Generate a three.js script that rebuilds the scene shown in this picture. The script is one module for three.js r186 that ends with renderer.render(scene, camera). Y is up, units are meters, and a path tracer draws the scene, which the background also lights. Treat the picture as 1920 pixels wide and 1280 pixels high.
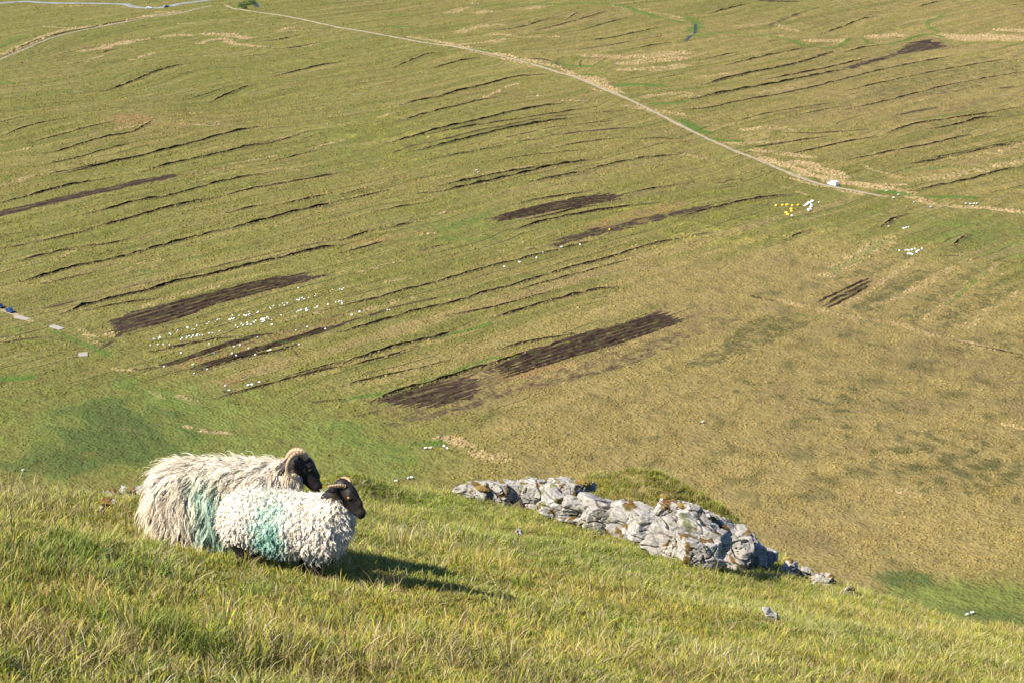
import * as THREE from 'three';
import { Sky } from 'three/addons/objects/Sky.js';
import { mergeGeometries, mergeVertices } from 'three/addons/utils/BufferGeometryUtils.js';

// ------------------------------------------------------------------ camera, sky, sun, exposure
const scene = new THREE.Scene();
const FOC = 4000, PITCH = 17.2 * Math.PI / 180, EYE = 1.65;      // focal length in photo pixels (1280 high)
const camera = new THREE.PerspectiveCamera(2 * Math.atan(640 / FOC) * 180 / Math.PI, 1024 / 682, 0.5, 12000);
camera.position.set(0, EYE, 0);
camera.rotation.set(-PITCH, 0, 0);
const SUN = new THREE.Vector3(-0.66, 0.69, 0.40).normalize();
const sky = new Sky();
sky.name = 'sky';
sky.scale.setScalar(9000);
sky.material.uniforms.sunPosition.value.copy(SUN);
sky.material.uniforms.turbidity.value = 2.5;
sky.material.uniforms.rayleigh.value = 1.2;
sky.material.uniforms.mieCoefficient.value = 0.004;
if (sky.material.uniforms.cloudCoverage) sky.material.uniforms.cloudCoverage.value = 0.25;
sky.userData = { kind: 'structure', label: 'clear blue daytime sky', category: 'sky' };
scene.add(sky);
scene.environmentIntensity = 0.13;
const sun = new THREE.DirectionalLight(new THREE.Color(1.0, 0.9, 0.72), 5);
sun.position.copy(SUN).multiplyScalar(600).add(new THREE.Vector3(0, -100, -600));
sun.target.position.set(0, -100, -600);
sun.castShadow = true;
sun.shadow.mapSize.set(4096, 4096);
Object.assign(sun.shadow.camera, { left: -900, right: 900, top: 900, bottom: -900, near: 1, far: 3000 });
scene.add(sun, sun.target);
const renderer = new THREE.WebGLRenderer({ antialias: true });
renderer.setSize(1024, 682);
renderer.toneMapping = THREE.LinearToneMapping;
renderer.toneMappingExposure = 2.22;
renderer.shadowMap.enabled = true;

// ------------------------------------------------------------------ helpers
function rng(seed) { let a = seed >>> 0; return () => { a = (a + 0x6D2B79F5) | 0; let t = Math.imul(a ^ (a >>> 15), 1 | a); t = (t + Math.imul(t ^ (t >>> 7), 61 | t)) ^ t; return ((t ^ (t >>> 14)) >>> 0) / 4294967296; }; }
const R0 = rng(77);
const PERM = new Uint8Array(512), GX = new Float32Array(256), GY = new Float32Array(256), GZ = new Float32Array(256), HX = new Float32Array(256), HY = new Float32Array(256);
{ const p = [...Array(256).keys()]; for (let i = 255; i > 0; i--) { const j = Math.floor(R0() * (i + 1)); [p[i], p[j]] = [p[j], p[i]]; }
  for (let i = 0; i < 512; i++) PERM[i] = p[i & 255];
  for (let i = 0; i < 256; i++) { const a = R0() * 6.2832, z = R0() * 2 - 1, s = Math.sqrt(1 - z * z); HX[i] = Math.cos(a); HY[i] = Math.sin(a); GX[i] = Math.cos(a) * s; GY[i] = Math.sin(a) * s; GZ[i] = z; } }
const fade = t => t * t * t * (t * (t * 6 - 15) + 10);
function n2(x, y) {
  const fx = Math.floor(x), fy = Math.floor(y), X = fx & 255, Y = fy & 255; x -= fx; y -= fy;
  const u = fade(x), v = fade(y), A = PERM[X] + Y, B = PERM[X + 1] + Y;
  const a = PERM[A], b = PERM[B], c = PERM[A + 1], d = PERM[B + 1];
  const p = HX[a] * x + HY[a] * y, q = HX[b] * (x - 1) + HY[b] * y, r = HX[c] * x + HY[c] * (y - 1), s = HX[d] * (x - 1) + HY[d] * (y - 1);
  const m = p + u * (q - p), n = r + u * (s - r); return 1.45 * (m + v * (n - m));
}
function n3(x, y, z) {
  const fx = Math.floor(x), fy = Math.floor(y), fz = Math.floor(z), X = fx & 255, Y = fy & 255, Z = fz & 255; x -= fx; y -= fy; z -= fz;
  const u = fade(x), v = fade(y), w = fade(z); let out = 0;
  for (let i = 0; i < 8; i++) { const dx = i & 1, dy = (i >> 1) & 1, dz = i >> 2;
    const g = PERM[(PERM[(PERM[(X + dx) & 255] + Y + dy) & 255] + Z + dz) & 255];
    out += (dx ? u : 1 - u) * (dy ? v : 1 - v) * (dz ? w : 1 - w) * (GX[g] * (x - dx) + GY[g] * (y - dy) + GZ[g] * (z - dz)); }
  return out * 1.5;
}
const clamp = (x, a = 0, b = 1) => x < a ? a : x > b ? b : x;
const sst = (a, b, x) => { const t = clamp((x - a) / (b - a)); return t * t * (3 - 2 * t); };
const lerp = (a, b, t) => a + (b - a) * t;
const mixc = (a, b, t) => [lerp(a[0], b[0], t), lerp(a[1], b[1], t), lerp(a[2], b[2], t)];
function tableAt(tab, x) { if (x <= tab[0][0]) return tab[0][1]; for (let i = 1; i < tab.length; i++) if (x <= tab[i][0]) { const [a, b] = tab[i - 1], [c, d] = tab[i]; return lerp(b, d, sst(0, 1, (x - a) / (c - a))); } return tab[tab.length - 1][1]; }
const used = {};
function numbered(n) { const k = used[n] = (used[n] ?? -1) + 1; return k ? `${n}_${String(k).padStart(3, '0')}` : n; }
function add(o, name, label, category, group, kind) {
  o.name = numbered(name); o.userData = { label, category }; if (group) o.userData.group = group; if (kind) o.userData.kind = kind;
  o.traverse(c => { if (c.isMesh) { c.castShadow = c.receiveShadow = true; } }); scene.add(o); return o;
}
function part(parent, name, geo, m) { const o = new THREE.Mesh(geo, m); o.name = name; o.castShadow = o.receiveShadow = true; parent.add(o); return o; }
function std(c, rough = 0.9, extra = {}) { return new THREE.MeshStandardMaterial({ color: new THREE.Color().setRGB(...c), roughness: rough, ...extra }); }
const VC = new THREE.MeshPhysicalMaterial({ vertexColors: true, roughness: 1, specularIntensity: 0.15 });
function geoFrom(pos, col, idx, uv) {
  const g = new THREE.BufferGeometry(); g.setAttribute('position', new THREE.Float32BufferAttribute(pos, 3));
  if (col) g.setAttribute('color', new THREE.Float32BufferAttribute(col, 3));
  if (uv) g.setAttribute('uv', new THREE.Float32BufferAttribute(uv, 2));
  if (idx) g.setIndex(idx); g.computeVertexNormals(); return g;
}
function paintGeo(g, c) { const n = g.attributes.position.count, a = new Float32Array(n * 3); for (let i = 0; i < n; i++) { const q = typeof c === 'function' ? c(g.attributes.position.getX(i), g.attributes.position.getY(i), g.attributes.position.getZ(i), i) : c; a.set(q, i * 3); } g.setAttribute('color', new THREE.BufferAttribute(a, 3)); return g; }

// ------------------------------------------------------------------ the lie of the land
const CP = Math.cos(PITCH), SP = Math.sin(PITCH), FLOOR = -240;
function ray(px, py) { const X = (px - 960) / FOC, Y = -(py - 640) / FOC; return [X, -SP + Y * CP, -CP - Y * SP]; }
const valleyH = (x, z) => FLOOR + 2.2 * n2(x / 210 + 3.1, z / 260) + 0.7 * n2(x / 70, z / 80 + 9) + 0.2 * n2(x / 15 + 5, z / 18);
function W(px, py) { const [dx, dy, dz] = ray(px, py); let h = FLOOR, x = 0, z = 0; for (let i = 0; i < 5; i++) { const t = (h - EYE) / dy; x = dx * t; z = dz * t; h = valleyH(x, z); } return [x, z]; }
const CREST = [[-0.4, 9.5], [-0.3, 10.6], [-0.24, 11.9], [-0.215, 12.5], [-0.15, 14.2], [-0.05, 18], [0, 19.8], [0.06, 20.8], [0.1, 20.4], [0.13, 18.4], [0.1575, 16.2], [0.24, 15], [0.4, 13]];
// knolls and hollows of the near slope: [x, z, radius along, radius across, turn, height]
const KNOLLS = [];
function nearH(x, z) {
  const d = -z, lat = d > 4 ? x / d : x / 4, dc = tableAt(CREST, clamp(lat, -0.4, 0.4)), e = Math.max(0, d - dc);
  let y = -(0.31 * d + 0.2 * x) - (e < 4.2 ? 0.05 * e * e : 0.05 * 4.2 * 4.2 + (e - 4.2) * 0.42);
  const f = 1 - sst(30, 60, d);
  if (f > 0) {
    y += f * (0.055 * n2(x / 1.7 + 5, z / 1.5) + 0.035 * n2(x / 0.62, z / 0.6 + 7) + 0.016 * n2(x / 0.24 + 31, z / 0.23));
    for (const [kx, kz, a, b, t, h] of KNOLLS) { const c = Math.cos(t), s = Math.sin(t), u = ((x - kx) * c + (z - kz) * s) / a, v = (-(x - kx) * s + (z - kz) * c) / b, q = u * u + v * v; if (q < 6) y += h * Math.exp(-q); }
  }
  return y;
}
function groundH(x, z) { const a = nearH(x, z), b = valleyH(x, z), k = 18; const h = Math.max(0, k - Math.abs(a - b)) / k; return Math.max(a, b) + h * h * k * 0.25; }
function G(px, py) { const [dx, dy, dz] = ray(px, py); let t = 5; for (let i = 0; i < 900; i++) { t += 0.05; if (EYE + dy * t < nearH(dx * t, dz * t)) { t -= 0.025; break; } } return [dx * t, nearH(dx * t, dz * t), dz * t, t]; }
function at(px, py, dist) { const [dx, dy, dz] = ray(px, py), l = Math.hypot(dx, dy, dz); return new THREE.Vector3(dx, dy, dz).multiplyScalar(dist / l).add(camera.position); }
{ const [kx, , kz] = G(1195, 965); KNOLLS.push([kx + 0.02, kz - 0.45, 0.66, 0.5, -0.15, 0.43]); KNOLLS.push([kx + 0.85, kz - 0.28, 0.75, 0.42, 0.1, 0.26]); KNOLLS.push([kx - 0.75, kz - 0.5, 0.5, 0.35, 0, 0.1]); }
{ const [kx, , kz] = G(655, 925); KNOLLS.push([kx, kz - 0.3, 0.34, 0.3, 0, 0.16]); }
{ const [kx, , kz] = G(480, 1235); KNOLLS.push([kx + 0.15, kz, 0.5, 0.3, 0, 0.09]); }
{ const [kx, , kz] = G(130, 1030); KNOLLS.push([kx, kz, 0.5, 0.3, 0, 0.06]); }

// ------------------------------------------------------------------ what lies on the bog, traced as lines and outlines on the ground
const tiles = { A: [0, 0], B: [640, 0], C: [1280, 0], D: [0, 430], E: [640, 430], F: [1280, 430] };
const Q = (t, flat) => { const [ox, oy] = tiles[t], out = []; for (let i = 0; i < flat.length; i += 2) out.push(W(ox + flat[i] / 2.977, oy + flat[i + 1] / 2.977)); return out; };
const P = flat => { const out = []; for (let i = 0; i < flat.length; i += 2) out.push(W(flat[i], flat[i + 1])); return out; };
// turf banks: [strength, x, y, x, y, ...]
const BANKS = {
  A: [[.8, 570, 510, 640, 490, 720, 460, 790, 430, 860, 400, 960, 370, 1040, 352], [.7, 1170, 570, 1290, 515, 1420, 465], [.35, 1020, 560, 1160, 520, 1260, 480], [.8, 1540, 420, 1680, 390, 1780, 365, 1905, 342],
    [.6, 1450, 230, 1560, 220, 1660, 195], [.45, 1500, 270, 1640, 265, 1780, 235], [.6, 240, 855, 330, 840, 450, 800, 600, 760, 720, 740, 860, 665], [.35, 190, 930, 380, 890, 560, 840, 760, 790], [.3, 170, 990, 400, 945, 620, 895],
    [1, 380, 960, 500, 935, 620, 905, 740, 880, 840, 855, 960, 825, 1080, 795, 1180, 765, 1300, 735, 1440, 705], [.75, 780, 960, 940, 915, 1080, 885, 1240, 850, 1380, 815, 1500, 790], [.9, 0, 1130, 130, 1100, 240, 1070, 380, 1035, 560, 1000, 620, 990],
    [.9, 480, 1190, 620, 1160, 760, 1120, 900, 1100, 1040, 1065, 1200, 1020, 1340, 990, 1480, 965], [.85, 470, 1280, 640, 1240, 800, 1195, 960, 1150, 1100, 1120, 1220, 1095], [.6, 1220, 1095, 1440, 1045, 1640, 1010, 1905, 960], [1, 1270, 1185, 1380, 1160, 1480, 1140],
    [.6, 1540, 1145, 1700, 1110, 1860, 1075], [1, 1250, 1280, 1400, 1245, 1530, 1210, 1640, 1180, 1780, 1150, 1905, 1115], [.4, 0, 680, 130, 645], [.35, 0, 760, 200, 690, 400, 650], [.35, 140, 800, 300, 760, 480, 710, 640, 670],
    [.5, 12, 312, 250, 208, 550, 144, 830, 94], [.5, 800, 228, 880, 212], [.5, 540, 300, 640, 270], [.35, 390, 358, 470, 340], [.7, 1710, 322, 1760, 330], [.35, 1400, 310, 1500, 300], [.5, 1000, 410, 1080, 400], [.4, 1300, 830, 1500, 800, 1700, 740], [.4, 1500, 905, 1640, 870, 1800, 830]],
  B: [[.7, 290, 375, 400, 330, 480, 300, 540, 290], [.7, 490, 385, 580, 360, 700, 330, 750, 320], [.8, 330, 585, 430, 560, 560, 535, 640, 510, 720, 490, 850, 460, 960, 430, 1140, 412], [.6, 330, 670, 480, 630, 600, 600, 720, 570, 860, 540],
    [.95, 250, 800, 370, 770, 500, 730, 640, 695, 800, 660, 960, 620, 1100, 595, 1240, 575], [.5, 460, 750, 620, 720, 800, 690, 1000, 660, 1200, 630, 1370, 600], [1, 440, 835, 620, 790, 800, 745, 960, 710, 1100, 685, 1240, 665, 1330, 650],
    [.6, 960, 790, 1050, 780, 1110, 770], [.35, 480, 890, 700, 850, 950, 800], [.5, 1160, 830, 1280, 805, 1450, 780, 1560, 765], [.6, 1640, 775, 1760, 770, 1905, 775], [.3, 820, 900, 1100, 860, 1400, 830],
    [.9, 550, 1035, 700, 1005, 860, 970, 1000, 945, 1120, 925], [1, 540, 1070, 680, 1040, 840, 1005, 990, 970, 1150, 930, 1300, 905, 1440, 880], [1, 1060, 1010, 1200, 985, 1360, 955], [.9, 1370, 945, 1500, 915, 1640, 885, 1780, 870, 1905, 858],
    [.6, 970, 1140, 1100, 1110, 1240, 1090, 1400, 1060], [.6, 1000, 1230, 1160, 1200, 1330, 1160, 1480, 1140], [.8, 960, 1280, 1200, 1215, 1400, 1180, 1600, 1150, 1750, 1130], [.6, 0, 1085, 90, 1060, 170, 1035], [.7, 0, 1120, 120, 1095, 260, 1060], [.7, 410, 1078, 530, 1070],
    [.9, 220, 1280, 330, 1255, 420, 1235], [.5, 200, 1175, 340, 1150, 470, 1130], [.5, 850, 170, 1000, 150, 1130, 110, 1210, 90], [.5, 1090, 165, 1260, 125, 1480, 60], [.5, 1320, 230, 1500, 210, 1640, 180, 1780, 150], [.5, 1620, 270, 1740, 250, 1840, 235],
    [.5, 1250, 110, 1320, 65], [.4, 0, 270, 60, 268], [.6, 1580, 1080, 1720, 1055, 1860, 1030], [.5, 80, 465, 130, 458], [.4, 900, 35, 1030, 28], [.4, 1330, 170, 1600, 95], [.4, 1000, 320, 1150, 335, 1260, 390], [.5, 1370, 325, 1450, 318], [.35, 1750, 440, 1905, 410]],
  C: [[.7, 150, 75, 260, 45, 370, 20], [.6, 780, 185, 900, 145, 1000, 105, 1080, 90], [.7, 250, 360, 400, 325, 560, 290, 680, 265], [.9, 120, 470, 260, 430, 400, 400, 560, 370, 680, 340, 830, 290], [1, 60, 550, 200, 520, 360, 490, 560, 455, 760, 415, 900, 385],
    [.6, 470, 440, 640, 410, 860, 365, 1040, 320], [.7, 900, 290, 1000, 265, 1100, 250], [.5, 0, 610, 150, 600, 300, 565, 480, 535, 700, 490, 860, 450, 1060, 400, 1300, 350, 1500, 310], [.3, 290, 680, 480, 630, 650, 600, 860, 570], [.5, 640, 640, 840, 600],
    [.4, 560, 740, 800, 740, 1020, 720], [.9, 1370, 720, 1500, 700, 1660, 660, 1760, 645], [.6, 350, 825, 480, 810, 640, 785, 800, 760], [.6, 590, 860, 760, 825, 940, 785, 1100, 760], [.6, 900, 895, 1040, 870, 1200, 835, 1400, 800, 1600, 750],
    [.5, 1180, 920, 1340, 905, 1530, 865], [.65, 1280, 1065, 1440, 1030, 1600, 1000, 1760, 955, 1905, 925], [.8, 215, 1020, 260, 1005, 330, 1000], [.5, 190, 1050, 330, 1035], [.7, 0, 1210, 170, 1160, 340, 1120, 460, 1100, 640, 1080], [.5, 0, 1025, 60, 1015],
    [1.2, 1100, 1265, 1160, 1230, 1240, 1195], [.5, 1130, 745, 1300, 690, 1560, 650, 1905, 590], [.5, 1300, 40, 1460, 0], [.4, 940, 500, 1200, 440, 1500, 380, 1800, 330], [.4, 900, 610, 1100, 570, 1300, 520, 1500, 470, 1905, 400], [.5, 1800, 30, 1905, 20], [.4, 1500, 870, 1905, 790], [.35, 1280, 910, 1600, 840, 1905, 780],
    [.5, 120, 330, 300, 290], [.5, 470, 230, 520, 222]],
  D: [[.7, 0, 105, 80, 95, 170, 75], [.7, 100, 175, 240, 140, 360, 115, 440, 115], [.5, 170, 70, 300, 50, 500, 0], [1, 120, 290, 300, 240, 420, 205, 600, 170, 720, 140, 800, 115, 880, 95, 1010, 60, 1130, 30, 1240, 0], [.35, 360, 105, 600, 80, 720, 50],
    [1, 340, 470, 500, 415, 640, 380, 820, 340, 980, 290, 1160, 255, 1340, 210, 1540, 165, 1740, 115, 1905, 85], [.5, 850, 680, 1100, 630, 1320, 595], [.8, 1100, 790, 1350, 715, 1480, 690, 1660, 640], [.6, 1600, 820, 1720, 785, 1905, 735], [.8, 1440, 860, 1490, 850],
    [.9, 1260, 905, 1320, 900], [.7, 1750, 960, 1900, 945], [.6, 760, 780, 900, 765], [.35, 250, 300, 560, 230], [.35, 0, 35, 160, 10], [.4, 480, 450, 700, 410, 900, 380], [.4, 1200, 940, 1500, 860, 1905, 760], [.4, 0, 630, 200, 600], [.7, 250, 300, 380, 272]],
  E: [[.5, 0, 425, 200, 380, 360, 335, 520, 295, 700, 240, 850, 200, 1000, 165, 1150, 125, 1240, 105, 1450, 50], [.65, 0, 570, 250, 500, 430, 450, 640, 400, 780, 355, 960, 310, 1100, 265, 1300, 205, 1500, 155, 1700, 90, 1905, 45], [.8, 0, 60, 110, 25, 170, 0], [.8, 0, 745, 120, 705, 330, 640, 560, 590, 620, 560],
    [.7, 850, 490, 960, 460, 1100, 415, 1250, 375, 1400, 340, 1540, 320], [.5, 880, 665, 1000, 635, 1300, 580], [.9, 160, 960, 300, 905, 520, 845, 720, 780, 940, 715, 1060, 670], [.35, 0, 770, 200, 720, 420, 650], [.35, 600, 480, 900, 420, 1200, 340], [.35, 1000, 330, 1300, 250, 1600, 170], [.5, 0, 130, 120, 100, 260, 60], [.5, 440, 115, 600, 80],
    [.35, 0, 870, 300, 800, 600, 730], [.4, 80, 1040, 200, 1010]],
  F: [[1.2, 1510, 90, 1550, 55, 1590, 30], [.5, 390, 370, 430, 385, 490, 395], [.4, 570, 60, 660, 20, 720, 0], [.5, 1440, 145, 1570, 148], [.4, 0, 45, 150, 15], [.35, 1500, 620, 1700, 660, 1905, 700]],
};
// pale dry grass: [width m, strength, ...]
const PALE = {
  A: [[9, .9, 560, 268, 680, 240, 800, 218], [6, .7, 450, 285, 520, 275], [9, .8, 890, 210, 960, 195, 1040, 195], [12, .9, 1150, 190, 1250, 195, 1350, 210], [6, .8, 1110, 245, 1190, 220], [8, .9, 1250, 215, 1320, 245, 1460, 260], [5, .7, 1510, 270, 1700, 260, 1780, 235], [5, .7, 1560, 165, 1640, 150], [5, .7, 750, 330, 860, 295], [5, .7, 460, 345, 570, 310],
    [4, .6, 640, 725, 760, 700, 860, 672], [6, .6, 1020, 690, 1150, 695, 1280, 680], [4, .6, 1300, 915, 1500, 880, 1740, 830, 1905, 780], [4, .5, 1560, 770, 1730, 745], [6, 1, 10, 305, 120, 260, 250, 200, 400, 160, 540, 145, 700, 118, 850, 85, 1000, 65], [5, .6, 250, 148, 380, 155], [5, .6, 1560, 175, 1770, 165], [5, .6, 860, 65, 1000, 60], [5, .7, 330, 35, 450, 30], [4, .5, 0, 860, 200, 820], [5, .5, 100, 1000, 300, 960], [6, .6, 0, 1040, 100, 1010], [4, .6, 1000, 130, 1080, 128], [4, .5, 1380, 120, 1460, 140], [5, .5, 1480, 965, 1560, 940, 1660, 950]],
  B: [[12, .7, 660, 180, 780, 150, 880, 140], [9, .7, 640, 250, 800, 235, 920, 215], [8, .6, 860, 185, 1000, 205, 1200, 205], [9, .6, 580, 75, 700, 40], [16, .7, 1400, 310, 1600, 320, 1905, 290], [14, .7, 1560, 350, 1750, 340, 1905, 325], [12, .7, 1580, 390, 1750, 385, 1905, 360], [7, .9, 380, 208, 520, 225, 660, 258, 800, 280, 920, 305, 1060, 340, 1200, 370, 1320, 420, 1450, 470, 1560, 520], [8, .7, 1380, 425, 1480, 460],
    [3.5, .8, 780, 550, 850, 520, 940, 480, 1000, 465], [3.5, .7, 1050, 540, 1110, 535], [3, .6, 1240, 560, 1370, 562], [4, .7, 680, 270, 760, 292, 900, 325, 1000, 350, 1060, 372], [4, .6, 1390, 490, 1450, 510], [3, .5, 780, 990, 960, 940, 1140, 925], [4, .5, 200, 660, 330, 620], [4, .6, 400, 205, 480, 215], [10, .6, 1700, 540, 1905, 520], [8, .6, 1600, 590, 1905, 640], [4, .6, 520, 1195, 640, 1180], [3, .5, 0, 1085, 170, 1035], [8, .5, 1500, 25, 1905, 100], [8, .8, 1060, 45, 1120, 38], [10, .8, 760, 70, 820, 60], [7, .5, 1730, 90, 1905, 110], [4, .5, 930, 780, 1110, 765]],
  C: [[12, .8, 700, 222, 800, 228, 900, 225], [12, .8, 1050, 208, 1140, 200, 1230, 195], [22, .9, 1480, 200, 1650, 212, 1800, 210, 1905, 215], [14, .8, 1780, 165, 1905, 170], [9, .7, 340, 725, 480, 715, 620, 722], [8, .6, 300, 800, 450, 790, 600, 790], [9, .8, 430, 840, 560, 855, 720, 880], [8, 1, 450, 885, 560, 920, 700, 970, 840, 1010], [10, .9, 640, 900, 760, 940, 900, 985], [10, 1, 840, 1000, 1000, 1030, 1200, 1065], [6, .7, 1130, 1030, 1240, 1030],
    [10, .6, 1300, 1010, 1500, 975, 1700, 940, 1905, 890], [7, .8, 1250, 1080, 1400, 1140, 1600, 1160, 1905, 1185], [4, .7, 560, 985, 700, 1020, 860, 1055, 1000, 1085], [8, .5, 80, 430, 300, 410], [6, .5, 0, 540, 120, 530], [6, .5, 400, 520, 600, 490], [8, .5, 300, 150, 480, 130, 620, 170], [8, .5, 380, 190, 560, 200], [5, .5, 0, 860, 150, 890], [5, .5, 1000, 920, 1200, 990], [6, .5, 200, 800, 350, 800], [6, .5, 150, 700, 300, 690], [3, .5, 560, 1045, 700, 1090], [6, .5, 1420, 890, 1700, 860, 1905, 800]],
  D: [[4, .7, 1060, 1100, 1160, 1125, 1270, 1140], [3, .6, 640, 780, 740, 790], [3, .6, 840, 900, 900, 940], [4, .5, 460, 560, 560, 640], [5, .5, 600, 560, 660, 600], [3, .5, 100, 190, 260, 180, 420, 120], [4, .5, 760, 190, 900, 170], [5, .5, 1200, 320, 900, 400, 780, 440], [5, .5, 1000, 930, 1100, 985], [3, .7, 1330, 170, 1420, 160], [3, .6, 700, 330, 800, 310], [3, .5, 1560, 510, 1750, 470, 1905, 440]],
  E: [[9, .8, 560, 1180, 660, 1180, 740, 1210], [3, .5, 100, 240, 340, 175], [3, .5, 440, 30, 530, 20], [4, .6, 880, 120, 1060, 100], [7, .6, 740, 1215, 800, 1260, 900, 1280], [3, .5, 230, 300, 400, 270], [4, .5, 0, 480, 160, 440, 400, 380]],
  F: [[3, .5, 820, 450, 1000, 370, 1180, 250, 1300, 170], [5, .5, 1080, 430, 1250, 360, 1450, 250, 1600, 170], [3, .5, 1350, 500, 1480, 410, 1640, 290, 1760, 190], [5, .45, 1600, 540, 1740, 440, 1905, 340], [5, .55, 560, 400, 780, 455, 1000, 500, 1200, 530, 1400, 590, 1600, 640, 1905, 690], [9, .6, 820, 260, 960, 170, 1150, 50], [4, .5, 1700, 240, 1780, 250], [3, .6, 1800, 1090, 1905, 1110], [4, .4, 1000, 1400, 1300, 1480]],
};
// lush green: [width, strength, ...]
const LUSH = {
  A: [[10, .6, 0, 255, 100, 200], [12, .5, 300, 520, 360, 500], [8, .8, 0, 462, 40, 460], [10, .5, 0, 990, 60, 985], [9, .8, 1320, 40, 1380, 30, 1430, 15], [12, .5, 600, 15, 900, 10], [6, .5, 1500, 70, 1600, 90]],
  B: [[9, .9, 1180, 350, 1290, 368, 1400, 370], [5, .9, 1320, 420, 1400, 416, 1480, 410], [13, 1, 1560, 475, 1680, 468, 1790, 478], [9, .9, 1750, 578, 1905, 570], [9, .8, 260, 150, 400, 150], [14, .6, 180, 90, 360, 80], [9, .8, 760, 45, 900, 25, 1100, 22, 1400, 18, 1560, 30, 1700, 75, 1905, 125], [5, .6, 560, 75, 640, 95, 760, 95], [4, .8, 240, 190, 400, 215, 520, 238], [5, .9, 720, 270, 860, 290], [4, .7, 1040, 345, 1200, 385], [5, .7, 1560, 520, 1640, 560], [3, .5, 300, 1140, 470, 1130], [12, .5, 560, 1280, 820, 1200], [8, .3, 0, 860, 100, 750]],
  C: [[12, 1, 0, 675, 60, 705, 120, 735], [8, .9, 180, 775, 250, 785, 310, 788], [8, 1, 1120, 1070, 1200, 1080, 1330, 1095, 1480, 1100, 1620, 1105], [14, .7, 30, 90, 80, 130, 60, 180], [10, .6, 60, 200, 200, 180, 320, 185, 480, 200, 620, 225], [6, .9, 620, 225, 700, 258, 830, 268, 900, 245, 930, 218, 1000, 217, 1050, 242, 1150, 247, 1230, 228, 1300, 203, 1380, 187, 1450, 207], [6, .7, 1440, 180, 1400, 160, 1370, 130, 1420, 100, 1500, 70], [7, .6, 1460, 225, 1560, 242, 1700, 238, 1905, 243], [5, .6, 350, 830, 480, 815], [5, .6, 520, 925, 640, 970, 760, 1015], [10, .5, 1250, 950, 1560, 930], [6, .4, 1700, 910, 1905, 880], [5, .5, 0, 500, 100, 490], [5, .6, 1350, 665, 1650, 620]],
  D: [[14, .5, 700, 830, 830, 900, 930, 960, 1080, 990], [9, .9, 0, 840, 60, 835, 140, 825], [5, .7, 300, 570, 460, 640, 600, 700], [6, .4, 760, 230, 900, 240], [6, .4, 1060, 160, 1200, 150], [3, .5, 500, 600, 640, 660]],
  E: [[5, 1, 560, 602, 660, 575, 760, 550, 830, 520], [4, .9, 0, 955, 200, 915, 400, 870, 560, 820, 760, 745, 860, 715], [9, .9, 430, 1205, 500, 1195, 560, 1190], [16, .5, 0, 1100, 100, 1180, 240, 1230, 330, 1280], [8, .5, 560, 40, 700, 60, 850, 45], [3, .6, 0, 415, 200, 370, 360, 330, 520, 290], [4, .5, 160, 960, 500, 870]],
  F: [[5, .5, 640, 480, 800, 500], [4, .6, 1480, 420, 1600, 320, 1700, 240], [8, .5, 840, 240, 1000, 150, 1150, 60], [12, .4, 1300, 60, 1500, 40, 1700, 60]],
};
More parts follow.
